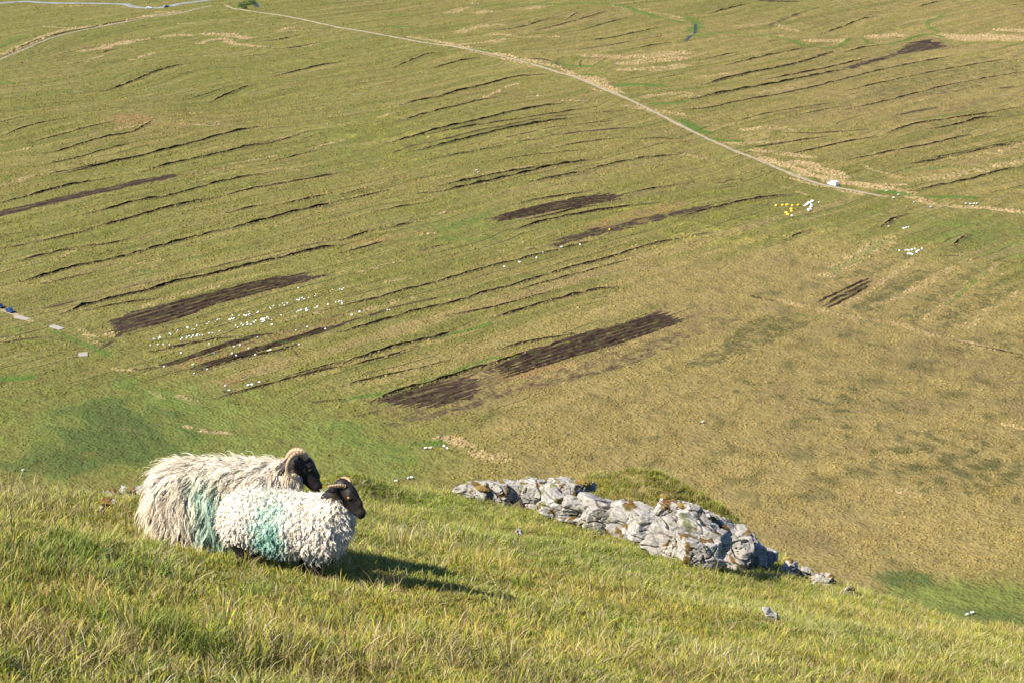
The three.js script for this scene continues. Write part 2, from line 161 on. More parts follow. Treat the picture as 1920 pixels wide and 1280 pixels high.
// bare cut peat strips: [width, strength, ...]
const PEAT = {
  A: [[8, 1, -60, 1212, 0, 1196, 150, 1160, 400, 1100, 640, 1050, 800, 1010, 970, 980]],
  B: [[4, .75, 290, 850, 420, 810, 600, 770, 780, 725, 960, 690, 1100, 660, 1260, 640, 1420, 628, 1570, 618], [2.6, .7, 460, 752, 620, 722, 800, 692, 1000, 662], [3, .8, 930, 765, 1060, 735, 1180, 710, 1300, 695, 1510, 672], [4, .85, 1190, 755, 1300, 740, 1450, 725, 1560, 715, 1630, 715], [2, .7, 1580, 1080, 1720, 1055, 1860, 1030], [5, .75, 1400, 1285, 1560, 1250, 1700, 1220, 1905, 1175], [3.2, .9, 1330, 275, 1480, 255, 1640, 225, 1790, 200], [2, .6, 550, 1036, 860, 972, 1120, 927], [2, .6, 540, 1071, 840, 1006, 1150, 931]],
  C: [[10, .9, 380, -5, 520, 8, 640, 5], [6, .6, 490, 140, 640, 80, 760, 40], [5, .8, 120, 470, 400, 400, 680, 340, 760, 312, 830, 288], [3.5, .7, 60, 552, 360, 492, 760, 417, 900, 387], [3, .7, 0, 1205, 80, 1172, 150, 1150], [6, .6, 1210, 640, 1350, 612, 1420, 602], [6, .7, 1790, 492, 1905, 480], [4, .4, 300, 567, 700, 492, 1060, 402, 1500, 312], [4, .5, 1430, 525, 1600, 492, 1700, 465], [3, .5, 470, 440, 860, 366, 1040, 320]],
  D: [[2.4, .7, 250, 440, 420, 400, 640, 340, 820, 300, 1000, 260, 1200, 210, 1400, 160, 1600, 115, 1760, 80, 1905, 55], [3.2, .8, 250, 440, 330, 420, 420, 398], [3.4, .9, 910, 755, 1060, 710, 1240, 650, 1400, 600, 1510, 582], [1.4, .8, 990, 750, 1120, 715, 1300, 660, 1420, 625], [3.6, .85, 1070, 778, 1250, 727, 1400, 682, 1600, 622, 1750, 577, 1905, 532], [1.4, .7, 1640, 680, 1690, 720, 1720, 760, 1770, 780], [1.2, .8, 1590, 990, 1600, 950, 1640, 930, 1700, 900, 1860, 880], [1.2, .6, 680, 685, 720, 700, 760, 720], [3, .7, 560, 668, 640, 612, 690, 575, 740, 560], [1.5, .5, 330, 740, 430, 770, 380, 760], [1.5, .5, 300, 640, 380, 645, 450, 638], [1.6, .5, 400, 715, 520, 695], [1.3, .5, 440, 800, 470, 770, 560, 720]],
  E: [[3.2, .85, 0, 532, 180, 470, 340, 425, 525, 382], [3, .85, 1060, 112, 1120, 100, 1250, 70, 1440, 25, 1520, 5], [4.5, .7, 1180, 66, 1300, 36, 1450, 0], [7, .5, 300, 1085, 500, 1030, 700, 985, 900, 915, 1200, 845, 1500, 780, 1700, 700, 1905, 620], [1.5, .5, 20, 900, 60, 912], [2, .6, 1410, 385, 1480, 375], [2, .5, 1600, 390, 1690, 370]],
  F: [[1.8, .9, 755, 408, 900, 340, 1060, 265], [1.6, .9, 790, 428, 930, 362, 1060, 290], [1.8, .8, 820, 437, 960, 367], [6, .4, 0, 510, 150, 430], [5, .35, 0, 610, 150, 560, 300, 500], [1, .6, 340, 350, 400, 370, 430, 385, 490, 395], [3, .5, 1850, 705, 1905, 720]],
};
const PEAT_BLOCKS = [
  ['A', 1, [-60, 1224, 0, 1207, 150, 1172, 400, 1112, 640, 1062, 970, 988, 975, 974, 800, 1000, 640, 1036, 400, 1084, 150, 1144, 0, 1178, -60, 1196]],
  ['B', .85, [1150, 1372, 1400, 1288, 1600, 1238, 1905, 1168, 2055, 1143, 2060, 1160, 1905, 1197, 1650, 1262, 1440, 1312, 1180, 1384]],
  ['B', 1, [840, 1215, 1000, 1170, 1200, 1125, 1440, 1085, 1560, 1085, 1575, 1115, 1400, 1140, 1200, 1175, 1000, 1220, 860, 1240]],
  ['C', 1, [900, 378, 1050, 332, 1200, 292, 1270, 235, 1360, 220, 1440, 235, 1480, 260, 1400, 277, 1250, 297, 1100, 337, 950, 384]],
  ['D', 1, [600, 512, 780, 452, 960, 408, 1200, 343, 1500, 273, 1740, 238, 1815, 260, 1700, 292, 1400, 367, 1180, 428, 960, 512, 760, 557, 690, 580, 640, 560]],
  ['E', 1, [830, 775, 1100, 660, 1300, 590, 1500, 540, 1780, 460, 1830, 470, 1905, 512, 1740, 570, 1500, 648, 1300, 705, 1000, 790]],
  ['E', .95, [160, 962, 300, 915, 500, 852, 700, 820, 770, 880, 740, 930, 600, 975, 480, 1000, 330, 975]],
  ['E', .5, [600, 830, 880, 745, 1000, 790, 900, 850, 760, 915, 700, 870]],
  ['E', .45, [300, 1000, 500, 985, 760, 920, 1000, 840, 1300, 760, 1700, 640, 1905, 560, 1905, 620, 1500, 775, 1200, 845, 800, 960, 450, 1070]],
];
const RUST = [['A', .8, [570, 655, 640, 640, 760, 630, 860, 655, 800, 680, 700, 715, 640, 725, 690, 690]], ['A', .5, [860, 690, 1000, 680, 1060, 705, 960, 715]], ['E', .8, [840, 825, 1000, 770, 1200, 735, 1320, 735, 1200, 790, 960, 830]], ['E', .6, [0, 70, 200, 40, 500, -10, 520, 10, 300, 60, 60, 110]], ['D', .5, [1000, 920, 1200, 850, 1400, 800, 1300, 870, 1150, 930]], ['D', .5, [900, 765, 1150, 680, 1300, 650, 1600, 570, 1905, 480, 1905, 540, 1300, 720, 1000, 800]], ['B', .6, [1300, 1265, 1600, 1180, 1905, 1110, 1905, 1190, 1600, 1280, 1350, 1290]]];
const BROWN = [['E', .75, [110, 965, 640, 800, 1100, 650, 1780, 448, 1905, 440, 1905, 640, 1500, 800, 1000, 930, 600, 1050, 330, 1090]], ['F', .7, [0, 440, 160, 420, 320, 480, 300, 560, 100, 650, 0, 640]], ['D', .6, [560, 520, 960, 400, 1760, 228, 1840, 262, 1400, 380, 960, 525, 700, 590]], ['D', .6, [880, 770, 1100, 680, 1500, 570, 1905, 460, 1905, 560, 1400, 720, 1080, 810]], ['B', .7, [820, 1225, 1200, 1115, 1580, 1075, 1905, 1020, 1905, 1060, 1580, 1125, 1200, 1190, 900, 1250]], ['B', .7, [1300, 1285, 1600, 1190, 1905, 1120, 1905, 1200, 1700, 1260, 1500, 1290]], ['C', .7, [0, 1180, 160, 1135, 180, 1160, 0, 1230]], ['C', .6, [880, 390, 1260, 225, 1450, 215, 1560, 250, 1250, 310, 960, 395]], ['C', .5, [500, 420, 900, 350, 1100, 300, 1400, 330, 1000, 430, 600, 520, 300, 570]], ['C', .6, [1150, 650, 1500, 580, 1905, 470, 1905, 540, 1500, 630, 1200, 690]], ['C', .5, [560, 620, 900, 540, 1300, 460, 1200, 560, 800, 660, 560, 690]], ['B', .5, [800, 150, 1250, 60, 1700, 30, 1500, 130, 1000, 190]], ['F', .5, [1050, 700, 1300, 600, 1500, 640, 1905, 720, 1905, 900, 1500, 850]]];
const HEATH = [['F', .9, [0, 760, 200, 650, 350, 530, 480, 470, 740, 520, 560, 600, 380, 680, 150, 770]], ['F', .7, [880, 275, 1000, 215, 1200, 140, 1340, 120, 1200, 190, 1020, 270]], ['F', .8, [890, 465, 1100, 340, 1300, 220, 1400, 240, 1200, 370, 1080, 470]], ['F', .7, [1210, 505, 1400, 350, 1560, 250, 1760, 160, 1800, 180, 1560, 330, 1300, 520]], ['F', .7, [1400, 500, 1640, 350, 1830, 260, 1860, 340, 1640, 490, 1460, 560]], ['F', .6, [1500, 620, 1905, 560, 1905, 680, 1650, 660]], ['C', .6, [1000, 480, 1300, 370, 1700, 310, 1905, 330, 1905, 420, 1500, 520, 1150, 560]], ['C', .5, [1280, 720, 1500, 640, 1905, 580, 1905, 640, 1500, 720]], ['C', .5, [0, 30, 300, 0, 380, 0, 100, 90]], ['C', .5, [600, 110, 900, 10, 1300, 0, 1000, 110, 760, 160]]];
const RIDGES = [['E', 6, [850, 772, 1100, 672, 1300, 603, 1500, 552, 1790, 470], [900, 830, 1300, 705, 1500, 648, 1740, 570, 1905, 512]], ['D', 5, [640, 515, 960, 418, 1200, 352, 1500, 282, 1740, 246], [760, 552, 960, 505, 1180, 424, 1400, 362, 1780, 270]], ['E', 4, [220, 955, 420, 905, 560, 870, 680, 840], [420, 990, 560, 965, 640, 945, 740, 905]],
  ['D', 3, [920, 752, 1060, 704, 1240, 644, 1400, 594, 1500, 576], [925, 762, 1070, 716, 1250, 656, 1400, 606, 1510, 588]], ['D', 4, [1085, 765, 1250, 716, 1400, 672, 1600, 612, 1750, 568, 1905, 524], [1075, 790, 1250, 738, 1400, 692, 1600, 632, 1750, 586, 1905, 541]], ['F', 3, [757, 404, 900, 338, 1060, 262], [815, 437, 940, 372, 1060, 300]], ['B', 5, [880, 1205, 1200, 1130, 1440, 1090, 1550, 1090], [870, 1235, 1200, 1172, 1400, 1138, 1570, 1112]]];
const ROAD = Q('A', [-40, 22, 0, 18, 100, 10, 160, 8, 250, 15, 400, 18, 560, 20, 680, 22, 760, 40, 850, 44, 940, 36, 1000, 22, 1150, 2, 1250, -12]);
const TRACKS = [Q('A', [-60, 358, 0, 330, 110, 285, 250, 225, 400, 180, 540, 152, 680, 125, 830, 95, 990, 75, 1100, 48, 1175, 32]),
  [...Q('A', [1255, 28, 1310, 48, 1400, 62, 1570, 85, 1700, 110, 1800, 132]), ...Q('B', [0, 155, 130, 175, 330, 212, 500, 242, 650, 262, 800, 292, 920, 318, 1060, 355, 1200, 398, 1320, 435, 1450, 490, 1560, 535, 1660, 580, 1760, 630]), ...Q('C', [0, 703, 130, 768, 280, 835, 430, 895, 560, 950, 700, 1005, 800, 1033, 870, 1048, 1000, 1072, 1130, 1097])],
  P([-12, 577, 0, 581, 18, 586, 34, 592, 56, 602])];

// ---- broad belts of vegetation, with d for darker green patches: [kind, px, py, rx, ry, weight] -> a coarse field in metres
const BELTS = [['t', 1500, 900, 430, 260, 1], ['t', 1200, 960, 320, 120, .6], ['t', 1820, 700, 300, 150, .8], ['t', 1600, 560, 300, 110, .5], ['t', 1330, 520, 320, 80, .55], ['t', 1700, 200, 350, 180, .5], ['t', 1850, 40, 250, 80, .5], ['t', 1100, 60, 260, 60, .35], ['t', 900, 640, 300, 60, .35], ['t', 450, 700, 200, 50, .3], ['t', 1000, 740, 260, 60, .4],
  ['g', 240, 800, 330, 110, 1.0], ['g', 1790, 1130, 200, 42, 1.4], ['g', 60, 450, 220, 150, .2], ['g', 860, 425, 130, 40, .5], ['g', 640, 270, 80, 50, .35], ['g', 1500, 380, 180, 50, .35], ['g', 1840, 440, 150, 45, .7], ['g', 250, 70, 360, 60, .3], ['g', 620, 830, 180, 60, .5], ['g', 700, 890, 120, 40, .5], ['g', 60, 620, 120, 60, .4],
  ['d', 240, 830, 170, 50, 1], ['d', 180, 770, 130, 30, .6], ['d', 1690, 1090, 80, 22, .9], ['d', 1850, 1150, 130, 22, .7], ['d', 60, 880, 120, 40, .5],
  ['h', 1720, 840, 280, 110, .45], ['h', 1850, 900, 120, 60, .4], ['h', 1500, 720, 260, 60, .4], ['h', 1750, 140, 170, 60, .4], ['h', 1330, 480, 100, 40, .25],
  ['y', 1000, 300, 420, 130, .35], ['y', 500, 200, 300, 60, .2], ['y', 1300, 420, 220, 60, .35], ['y', 850, 780, 160, 40, .3], ['n', 1450, 850, 430, 230, 1.3], ['n', 240, 800, 330, 110, 1], ['n', 1800, 1100, 300, 120, 1], ['n', 1300, 520, 250, 60, .6], ['n', 1780, 640, 260, 130, 1.2], ['n', 1650, 500, 160, 60, .8], ['n', 700, 850, 260, 60, .8]].map(([k, px, py, rx, ry, w]) => { const [x, z] = W(px, py), s = Math.hypot(x, FLOOR, z), dep = Math.asin(-FLOOR / s); return [k, x, z, rx * s / FOC, ry * s / FOC / Math.sin(dep), w]; });
const BG = 6, BX0 = -720, BZ0 = -2500, BNX = 240, BNZ = 360, KINDS = ['t', 'g', 'd', 'h', 'y', 'n'];
const belts = KINDS.map(k => { const a = new Float32Array(BNX * BNZ), l = BELTS.filter(b => b[0] === k); for (let j = 0; j < BNZ; j++) for (let i = 0; i < BNX; i++) { const x = BX0 + i * BG, z = BZ0 + j * BG; let v = 0; for (const [, cx, cz, rx, rz, w] of l) { const q = ((x - cx) / rx) ** 2 + ((z - cz) / rz) ** 2; if (q < 9) v += w * Math.exp(-q); } a[j * BNX + i] = v; } return a; });
function belt(k, x, z) { const a = belts[k], u = clamp((x - BX0) / BG, 0, BNX - 1.01), v = clamp((z - BZ0) / BG, 0, BNZ - 1.01), i = u | 0, j = v | 0, f = u - i, g = v - j, o = j * BNX + i; return (a[o] * (1 - f) + a[o + 1] * f) * (1 - g) + (a[o + BNX] * (1 - f) + a[o + BNX + 1] * f) * g; }

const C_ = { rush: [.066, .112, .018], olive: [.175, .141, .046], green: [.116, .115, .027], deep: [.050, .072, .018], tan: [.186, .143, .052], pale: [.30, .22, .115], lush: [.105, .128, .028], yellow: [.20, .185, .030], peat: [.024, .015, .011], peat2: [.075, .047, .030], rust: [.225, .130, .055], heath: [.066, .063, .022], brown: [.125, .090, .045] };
const smooth = (pts, step) => { const c = new THREE.CatmullRomCurve3(pts.map(([x, z]) => new THREE.Vector3(x, 0, z)), false, 'centripetal'), n = Math.max(2, Math.ceil(c.getLength() / step)); return c.getSpacedPoints(n).map(p => [p.x, p.z]); };
const lines = (src, nw) => Object.entries(src).flatMap(([t, l]) => l.map(a => ({ head: a.slice(0, nw), pts: smooth(Q(t, a.slice(nw)), 1.2) })));
const bankLines = lines(BANKS, 1), paleLines = lines(PALE, 2), lushLines = lines(LUSH, 2), peatLines = lines(PEAT, 2);
const CA = Math.cos(0.82), SA = Math.sin(0.82);
// the old plots run alongside the banks: a distance across them, bent to follow every traced bank
const across = (() => { const pts = [], a = new Float32Array(BNX * BNZ); for (const l of bankLines) { const v = l.pts.map(([x, z]) => x * SA + z * CA), m = v.reduce((p, q) => p + q, 0) / v.length; if (l.pts.length < 12) continue; l.pts.forEach(([x, z], i) => { if (i % 9 === 4) pts.push([x, z, m - v[i]]); }); }
  for (let j = 0; j < BNZ; j++) for (let i = 0; i < BNX; i++) { const x = BX0 + i * BG, z = BZ0 + j * BG; let s = 0, w = .00002; for (const [px, pz, d] of pts) { const q = (x - px) ** 2 + (z - pz) ** 2; if (q < 22500) { const k = 1 / (q + 30) / (q + 30) * 100; s += k * d; w += k; } } a[j * BNX + i] = s / w; } return a; })();
function bend(x, z) { const u = clamp((x - BX0) / BG, 0, BNX - 1.01), v = clamp((z - BZ0) / BG, 0, BNZ - 1.01), i = u | 0, j = v | 0, f = u - i, g = v - j, o = j * BNX + i; return (across[o] * (1 - f) + across[o + 1] * f) * (1 - g) + (across[o + BNX] * (1 - f) + across[o + BNX + 1] * f) * g; }
const hash1 = n => { const s = Math.sin(n * 127.1 + 11.7) * 43758.5453; return s - Math.floor(s); };
// colour and height of the sward at x, z: [r, g, b, height 0..1]
function sward(x, z, o) {
  const wx = x + 5 * n2(x / 37, z / 41), wz = z + 6 * n2(x / 43 + 7, z / 39), u = wx * CA - wz * SA, v = wx * SA + wz * CA, vb = x * SA + z * CA + bend(x, z) + 1.2 * n2(x / 19, z / 23) + .5 * n2(x / 5, z / 6);
  const big = n2(x / 130, z / 170) + .5 * n2(x / 47 + 4, z / 60), wn = 1 - sst(.25, .8, belt(5, x, z)), i1 = Math.floor(vb / 8.5), i2 = Math.floor(vb / 3.7 + .4), p1 = vb / 8.5 - i1, p2 = vb / 3.7 + .4 - i2, fa = n2(u / 60 + i1 * 3.3, i1 * 7.7), fb = n2(u / 32 + i2 * 5.1, i2 * 2.3);
  const plot = wn * ((hash1(i1) - .5) * 1.5 + .8 * fa), plot2 = wn * ((hash1(i2 + 500) - .5) * 1.2 + .9 * fb), edge = wn * (sst(.16, .04, p1) * sst(-.25, .35, fa) + sst(.2, .05, p2) * sst(-.05, .45, fb) * .6) * .8, pedge = wn * sst(.8, .95, p1) * sst(-.2, .4, fa);
  const streak = (n2(u / 75, vb / 6.5) * .6 + n2(u / 34 + 9, vb / 2.6) * .4) * (.5 + .5 * wn) + .4 * plot + .35 * plot2;
  const mid = n2(x / 8.5, z / 11), f1 = .7 * n2(x / 2.3 + mid, z / 2.9) + .5 * n2(x / 4.1 + 11, z / 5 + mid), f2 = .7 * n2(x / .95, z / 1.25 + f1) + .5 * n2(x / .55 + 3, z / .6);
  const t = belt(0, x, z), g = belt(1, x, z), d = belt(2, x, z), h = belt(3, x, z), y = belt(4, x, z);
  let r = C_.olive, c = mixc(C_.olive, C_.green, sst(-.5, .8, .35 * big + .25 * mid - .25 * streak - .8 * t + .25 + g * .7));
  c = mixc(c, C_.tan, sst(.15, 1.0, t * .9 + .35 * streak + .22 * mid + .2 * f1 + .12 * big - g * .5 + .14));
  c = mixc(c, C_.yellow, .55 * sst(.35, 1.1, y + .4 * mid + .3 * big + .2 * f1));
  c = mixc(c, C_.lush, .85 * sst(.3, .85, g * .8 + .3 * mid + .25 * f1 + .2 * n2(x / 24 + 2, z / 28)));
  c = mixc(c, C_.deep, .85 * sst(.4, .85, d + .3 * n2(u / 9 + 5, v / 40) + .3 * mid + .2 * n2(x / 30, z / 25) + .15 * f1));
  c = mixc(c, C_.heath, .75 * sst(.2, .85, t * .35 + .5 * n2(x / 13 + 60, z / 19) + .35 * n2(x / 5 + 8, z / 7.5) + .3 * f1 - .12)); c = mixc(c, C_.brown, .55 * sst(.35, .9, t * .3 + .6 * n2(x / 21 + 90, z / 30 + 4) + .3 * mid + .2 * f2));
  c = mixc(c, C_.heath, .85 * sst(.38, .72, h + .45 * n2(x / 5.5 + 3, z / 8) + .35 * f1 + .1 * streak - .12));
  c = mixc(c, C_.green, .5 * sst(.2, .9, -.7 * plot - .4 * plot2 + .2 * f1)); c = mixc(c, C_.brown, .45 * sst(.35, 1, .7 * plot2 + .4 * plot + .25 * f1)); c = mixc(c, C_.heath, .85 * sst(.2, .8, edge + .25 * f1)); c = mixc(c, C_.heath, .7 * sst(.25, .9, edge * n2(u / 40, i1 * 3) * 1.6 + .2 * f1));
  c = mixc(c, C_.pale, .6 * sst(.3, 1, pedge * (.7 + .5 * n2(u / 21, vb)) + .3 * f1 + .2 * f2 - .1));
  c = mixc(c, C_.pale, .7 * sst(.62, 1.0, .55 * n2(u / 26 + 70, vb / 4) + .35 * f1 + .3 * f2 + .1 - g));
  const k = 1 + .22 * f1 + .24 * f2 + .16 * streak + .12 * mid + .08 * big;
  o[0] = c[0] * k; o[1] = c[1] * k; o[2] = c[2] * k; o[3] = .5 + .18 * f1 + .17 * f2 + .1 * n2(x / 5.2 + 31, z / 6.5) + .16 * mid + .1 * streak - .2 * edge + .2 * pedge; return o;
}
function inside(poly, x, z) { let c = false; for (let i = 0, j = poly.length - 1; i < poly.length; j = i++) { const [xi, zi] = poly[i], [xj, zj] = poly[j]; if ((zi > z) !== (zj > z) && x < (xj - xi) * (z - zi) / (zj - zi) + xi) c = !c; } return c; }
const ROADS = smooth(ROAD, 3), TRK = TRACKS.map(t => smooth(t, 2));

function makeStrip(z0, z1, x0, x1, N, seg) {
  const M = N, sx = (x1 - x0) / N, sz = (z1 - z0) / M, mk = () => new Float32Array(N * M), pale = mk(), lush = mk(), peat = mk(), rust = mk(), heath = mk(), grit = mk(), brown = mk();
  const stamp = (mask, pts, w, s, id) => {
    let L = 0;
    for (let k = 0; k < pts.length; k++) {
      const [x, z] = pts[k]; if (k) L += Math.hypot(x - pts[k - 1][0], z - pts[k - 1][1]);
      if (x < x0 - w || x > x1 + w || z < z0 - w || z > z1 + w) continue;
      const hw = w * .5 * (1 + .45 * n2(L / 11, id * 7.3) + .3 * n2(L / 3.5, id * 3.1 + 50)), q = s * clamp(1 + .6 * n2(L / 17 + 40, id * 1.7) + .5 * n2(L / 6, id * 2.9), 0, 1.05);
      const ox = x + w * .25 * n2(L / 9, id + .5), oz = z + w * .25 * n2(L / 9 + 33, id + .5);
      const i0 = Math.max(0, Math.floor((ox - hw - x0) / sx)), i1 = Math.min(N - 1, Math.ceil((ox + hw - x0) / sx)), j0 = Math.max(0, Math.floor((oz - hw - z0) / sz)), j1 = Math.min(M - 1, Math.ceil((oz + hw - z0) / sz));
      for (let j = j0; j <= j1; j++) for (let i = i0; i <= i1; i++) { const dx = x0 + (i + .5) * sx - ox, dz = z0 + (j + .5) * sz - oz, r = Math.sqrt(dx * dx + dz * dz) / hw; if (r < 1) { const v = q * (1 - sst(.45, 1, r)), o = j * N + i; if (v > mask[o]) mask[o] = v; } }
    }
  };
  const fill = (mask, poly, s) => {
    const xs = poly.map(p => p[0]), zs = poly.map(p => p[1]), e = 6;
    const i0 = clamp(Math.floor((Math.min(...xs) - e - x0) / sx), 0, N), i1 = clamp(Math.ceil((Math.max(...xs) + e - x0) / sx), 0, N), j0 = clamp(Math.floor((Math.min(...zs) - e - z0) / sz), 0, M), j1 = clamp(Math.ceil((Math.max(...zs) + e - z0) / sz), 0, M);
    for (let j = j0; j < j1; j++) for (let i = i0; i < i1; i++) { const x = x0 + (i + .5) * sx, z = z0 + (j + .5) * sz, a = n2(x / 6, z / 6), b = n2(x / 1.7, z / 1.7), st = 7 * n2((x * SA + z * CA) / 1.6, 5 + (x * CA - z * SA) / 40); if (inside(poly, x + 1.6 * a + b + st * CA, z + 2 * n2(x / 6 + 20, z / 6) + b - st * SA)) { const o = j * N + i, v = s * (.86 + .25 * n2(x / 3 + 8, z / 4)); if (v > mask[o]) mask[o] = v; } }
  };
  paleLines.forEach((l, i) => stamp(pale, l.pts, l.head[0] * 1.35, l.head[1], i));
  lushLines.forEach((l, i) => stamp(lush, l.pts, l.head[0], l.head[1], i + 300));
  peatLines.forEach((l, i) => stamp(peat, l.pts, l.head[0], l.head[1], i + 600));
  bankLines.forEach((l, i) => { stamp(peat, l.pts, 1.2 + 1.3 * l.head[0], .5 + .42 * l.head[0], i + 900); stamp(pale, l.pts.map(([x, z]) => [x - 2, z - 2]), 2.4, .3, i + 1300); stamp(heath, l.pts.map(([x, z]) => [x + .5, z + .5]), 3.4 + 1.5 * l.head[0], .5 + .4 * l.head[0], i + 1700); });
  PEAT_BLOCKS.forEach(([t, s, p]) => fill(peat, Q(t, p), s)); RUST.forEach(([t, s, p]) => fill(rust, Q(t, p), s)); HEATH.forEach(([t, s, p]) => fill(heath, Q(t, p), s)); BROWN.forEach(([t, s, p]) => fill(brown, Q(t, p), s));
  TRK.forEach((t, i) => stamp(grit, t, i === 1 ? 4.2 : 3.6, .7, i + 2000)); stamp(grit, ROADS, 8, .6, 2100);
  const img = new Uint8Array(N * M * 4), bmp = new Uint8Array(N * M * 4), o4 = [0, 0, 0, 0], enc = v => 255 * Math.pow(clamp(v), 1 / 2.2);
  for (let j = 0; j < M; j++) for (let i = 0; i < N; i++) {
    const x = x0 + (i + .5) * sx, z = z0 + (j + .5) * sz, q = j * N + i; sward(x, z, o4);
    let r = o4[0], g = o4[1], b = o4[2], h = o4[3];
    const a = n2(x / 1.5 + 90, z / 1.8), a2 = n2(x / 5 + 60, z / 6), put = (c, t) => { r += (c[0] - r) * t; g += (c[1] - g) * t; b += (c[2] - b) * t; };
    if (heath[q] > 0) put(C_.heath, .8 * sst(.25, .75, heath[q] * .75 + .35 * a + .3 * a2));
    if (brown[q] > 0) put(C_.brown, .75 * sst(.15, .8, brown[q] * .65 + .3 * a + .35 * a2 + .2 * n2((x * CA - z * SA) / 25, (x * SA + z * CA) / 2)));
    if (rust[q] > 0) put(C_.rust, .75 * sst(.1, .8, rust[q] * .7 + .25 * a + .25 * a2));
    if (pale[q] > 0) { const t = sst(.15, .8, pale[q] * .8 + .3 * a + .25 * a2); const kk = 1 + .3 * a; put([C_.pale[0] * kk, C_.pale[1] * kk, C_.pale[2] * kk], .85 * t); h += .15 * t; }
    if (lush[q] > 0) put(C_.rush, .9 * sst(.15, .8, lush[q] * .85 + .2 * a + .15 * a2));
    if (grit[q] > 0) put(C_.pale, .7 * sst(.1, .7, grit[q] + .3 * a));
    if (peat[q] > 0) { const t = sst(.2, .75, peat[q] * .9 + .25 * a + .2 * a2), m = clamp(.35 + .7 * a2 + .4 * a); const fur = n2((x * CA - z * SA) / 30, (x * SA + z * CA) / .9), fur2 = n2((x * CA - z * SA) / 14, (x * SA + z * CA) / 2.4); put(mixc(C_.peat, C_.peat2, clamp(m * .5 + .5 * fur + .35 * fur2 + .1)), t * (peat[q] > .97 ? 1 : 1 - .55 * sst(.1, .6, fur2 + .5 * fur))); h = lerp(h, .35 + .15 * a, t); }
    img[q * 4] = enc(r); img[q * 4 + 1] = enc(g); img[q * 4 + 2] = enc(b); img[q * 4 + 3] = 255;
    const hb = 255 * clamp(h); bmp[q * 4] = bmp[q * 4 + 1] = bmp[q * 4 + 2] = hb; bmp[q * 4 + 3] = 255;
  }
  const tex = (d, s) => { const t = new THREE.DataTexture(d, N, M, THREE.RGBAFormat); t.magFilter = t.minFilter = THREE.LinearFilter; if (s) t.colorSpace = THREE.SRGBColorSpace; t.needsUpdate = true; return t; };
  const nx = seg, nz = Math.round(seg * .8), pos = [], uv = [], idx = [];
  for (let j = 0; j <= nz; j++) for (let i = 0; i <= nx; i++) { const x = lerp(x0, x1, i / nx), z = lerp(z0, z1, j / nz); pos.push(x, valleyH(x, z), z); uv.push(i / nx, j / nz); }
  for (let j = 0; j < nz; j++) for (let i = 0; i < nx; i++) { const a = j * (nx + 1) + i; idx.push(a, a + nx + 1, a + 1, a + 1, a + nx + 1, a + nx + 2); }
  const m = new THREE.MeshPhysicalMaterial({ specularIntensity: .12, map: tex(img, true), bumpMap: tex(bmp, false), bumpScale: 1.7, roughness: 1 });
  return { mesh: new THREE.Mesh(geoFrom(pos, null, idx, uv), m), color: (x, z) => { const i = clamp(Math.floor((x - x0) / sx), 0, N - 1), j = clamp(Math.floor((z - z0) / sz), 0, M - 1), q = (j * N + i) * 4; return [(img[q] / 255) ** 2.2, (img[q + 1] / 255) ** 2.2, (img[q + 2] / 255) ** 2.2]; }, wild: (x, z) => { const i = clamp(Math.floor((x - x0) / sx), 0, N - 1), j = clamp(Math.floor((z - z0) / sz), 0, M - 1), q = j * N + i; return [pale[q], peat[q], grit[q], lush[q]]; } };
}
const bog = new THREE.Group(); add(bog, 'bog_plain', 'wide boggy plain of olive and tan grass striped by turf banks', 'bog', null, 'structure');
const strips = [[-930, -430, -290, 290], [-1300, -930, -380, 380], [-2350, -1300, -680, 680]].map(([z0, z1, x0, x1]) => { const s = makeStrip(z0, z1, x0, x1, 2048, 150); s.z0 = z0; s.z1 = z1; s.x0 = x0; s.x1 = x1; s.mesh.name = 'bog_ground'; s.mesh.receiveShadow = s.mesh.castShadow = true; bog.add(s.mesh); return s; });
const stripAt = (x, z) => strips.find(s => z >= s.z0 && z <= s.z1);
{ // the plain goes on round the surveyed part, out to the horizon
  const pos = [], col = [], idx = [], o = [0, 0, 0, 0];
  const grid = (xa, xb, za, zb, nx, nz) => { const b = pos.length / 3; for (let j = 0; j <= nz; j++) for (let i = 0; i <= nx; i++) { const x = lerp(xa, xb, i / nx), z = lerp(za, zb, j / nz); pos.push(x, valleyH(x, z), z); sward(x, z, o); col.push(o[0], o[1], o[2]); } for (let j = 0; j < nz; j++) for (let i = 0; i < nx; i++) { const a = b + j * (nx + 1) + i; idx.push(a, a + nx + 1, a + 1, a + 1, a + nx + 1, a + nx + 2); } };
  for (const s of strips) { grid(s.x0 - 500, s.x0, s.z0, s.z1, 60, 60); grid(s.x1, s.x1 + 500, s.z0, s.z1, 60, 60); grid(s.x0 - 6500, s.x0 - 500, s.z0, s.z1, 30, 12); grid(s.x1 + 500, s.x1 + 6500, s.z0, s.z1, 30, 12); }
  grid(-7200, 7200, -9000, -2350, 90, 60);
  grid(-7200, 7200, -430, 1500, 160, 30);
  part(bog, 'bog_ground', geoFrom(pos, col, idx), VC);
}
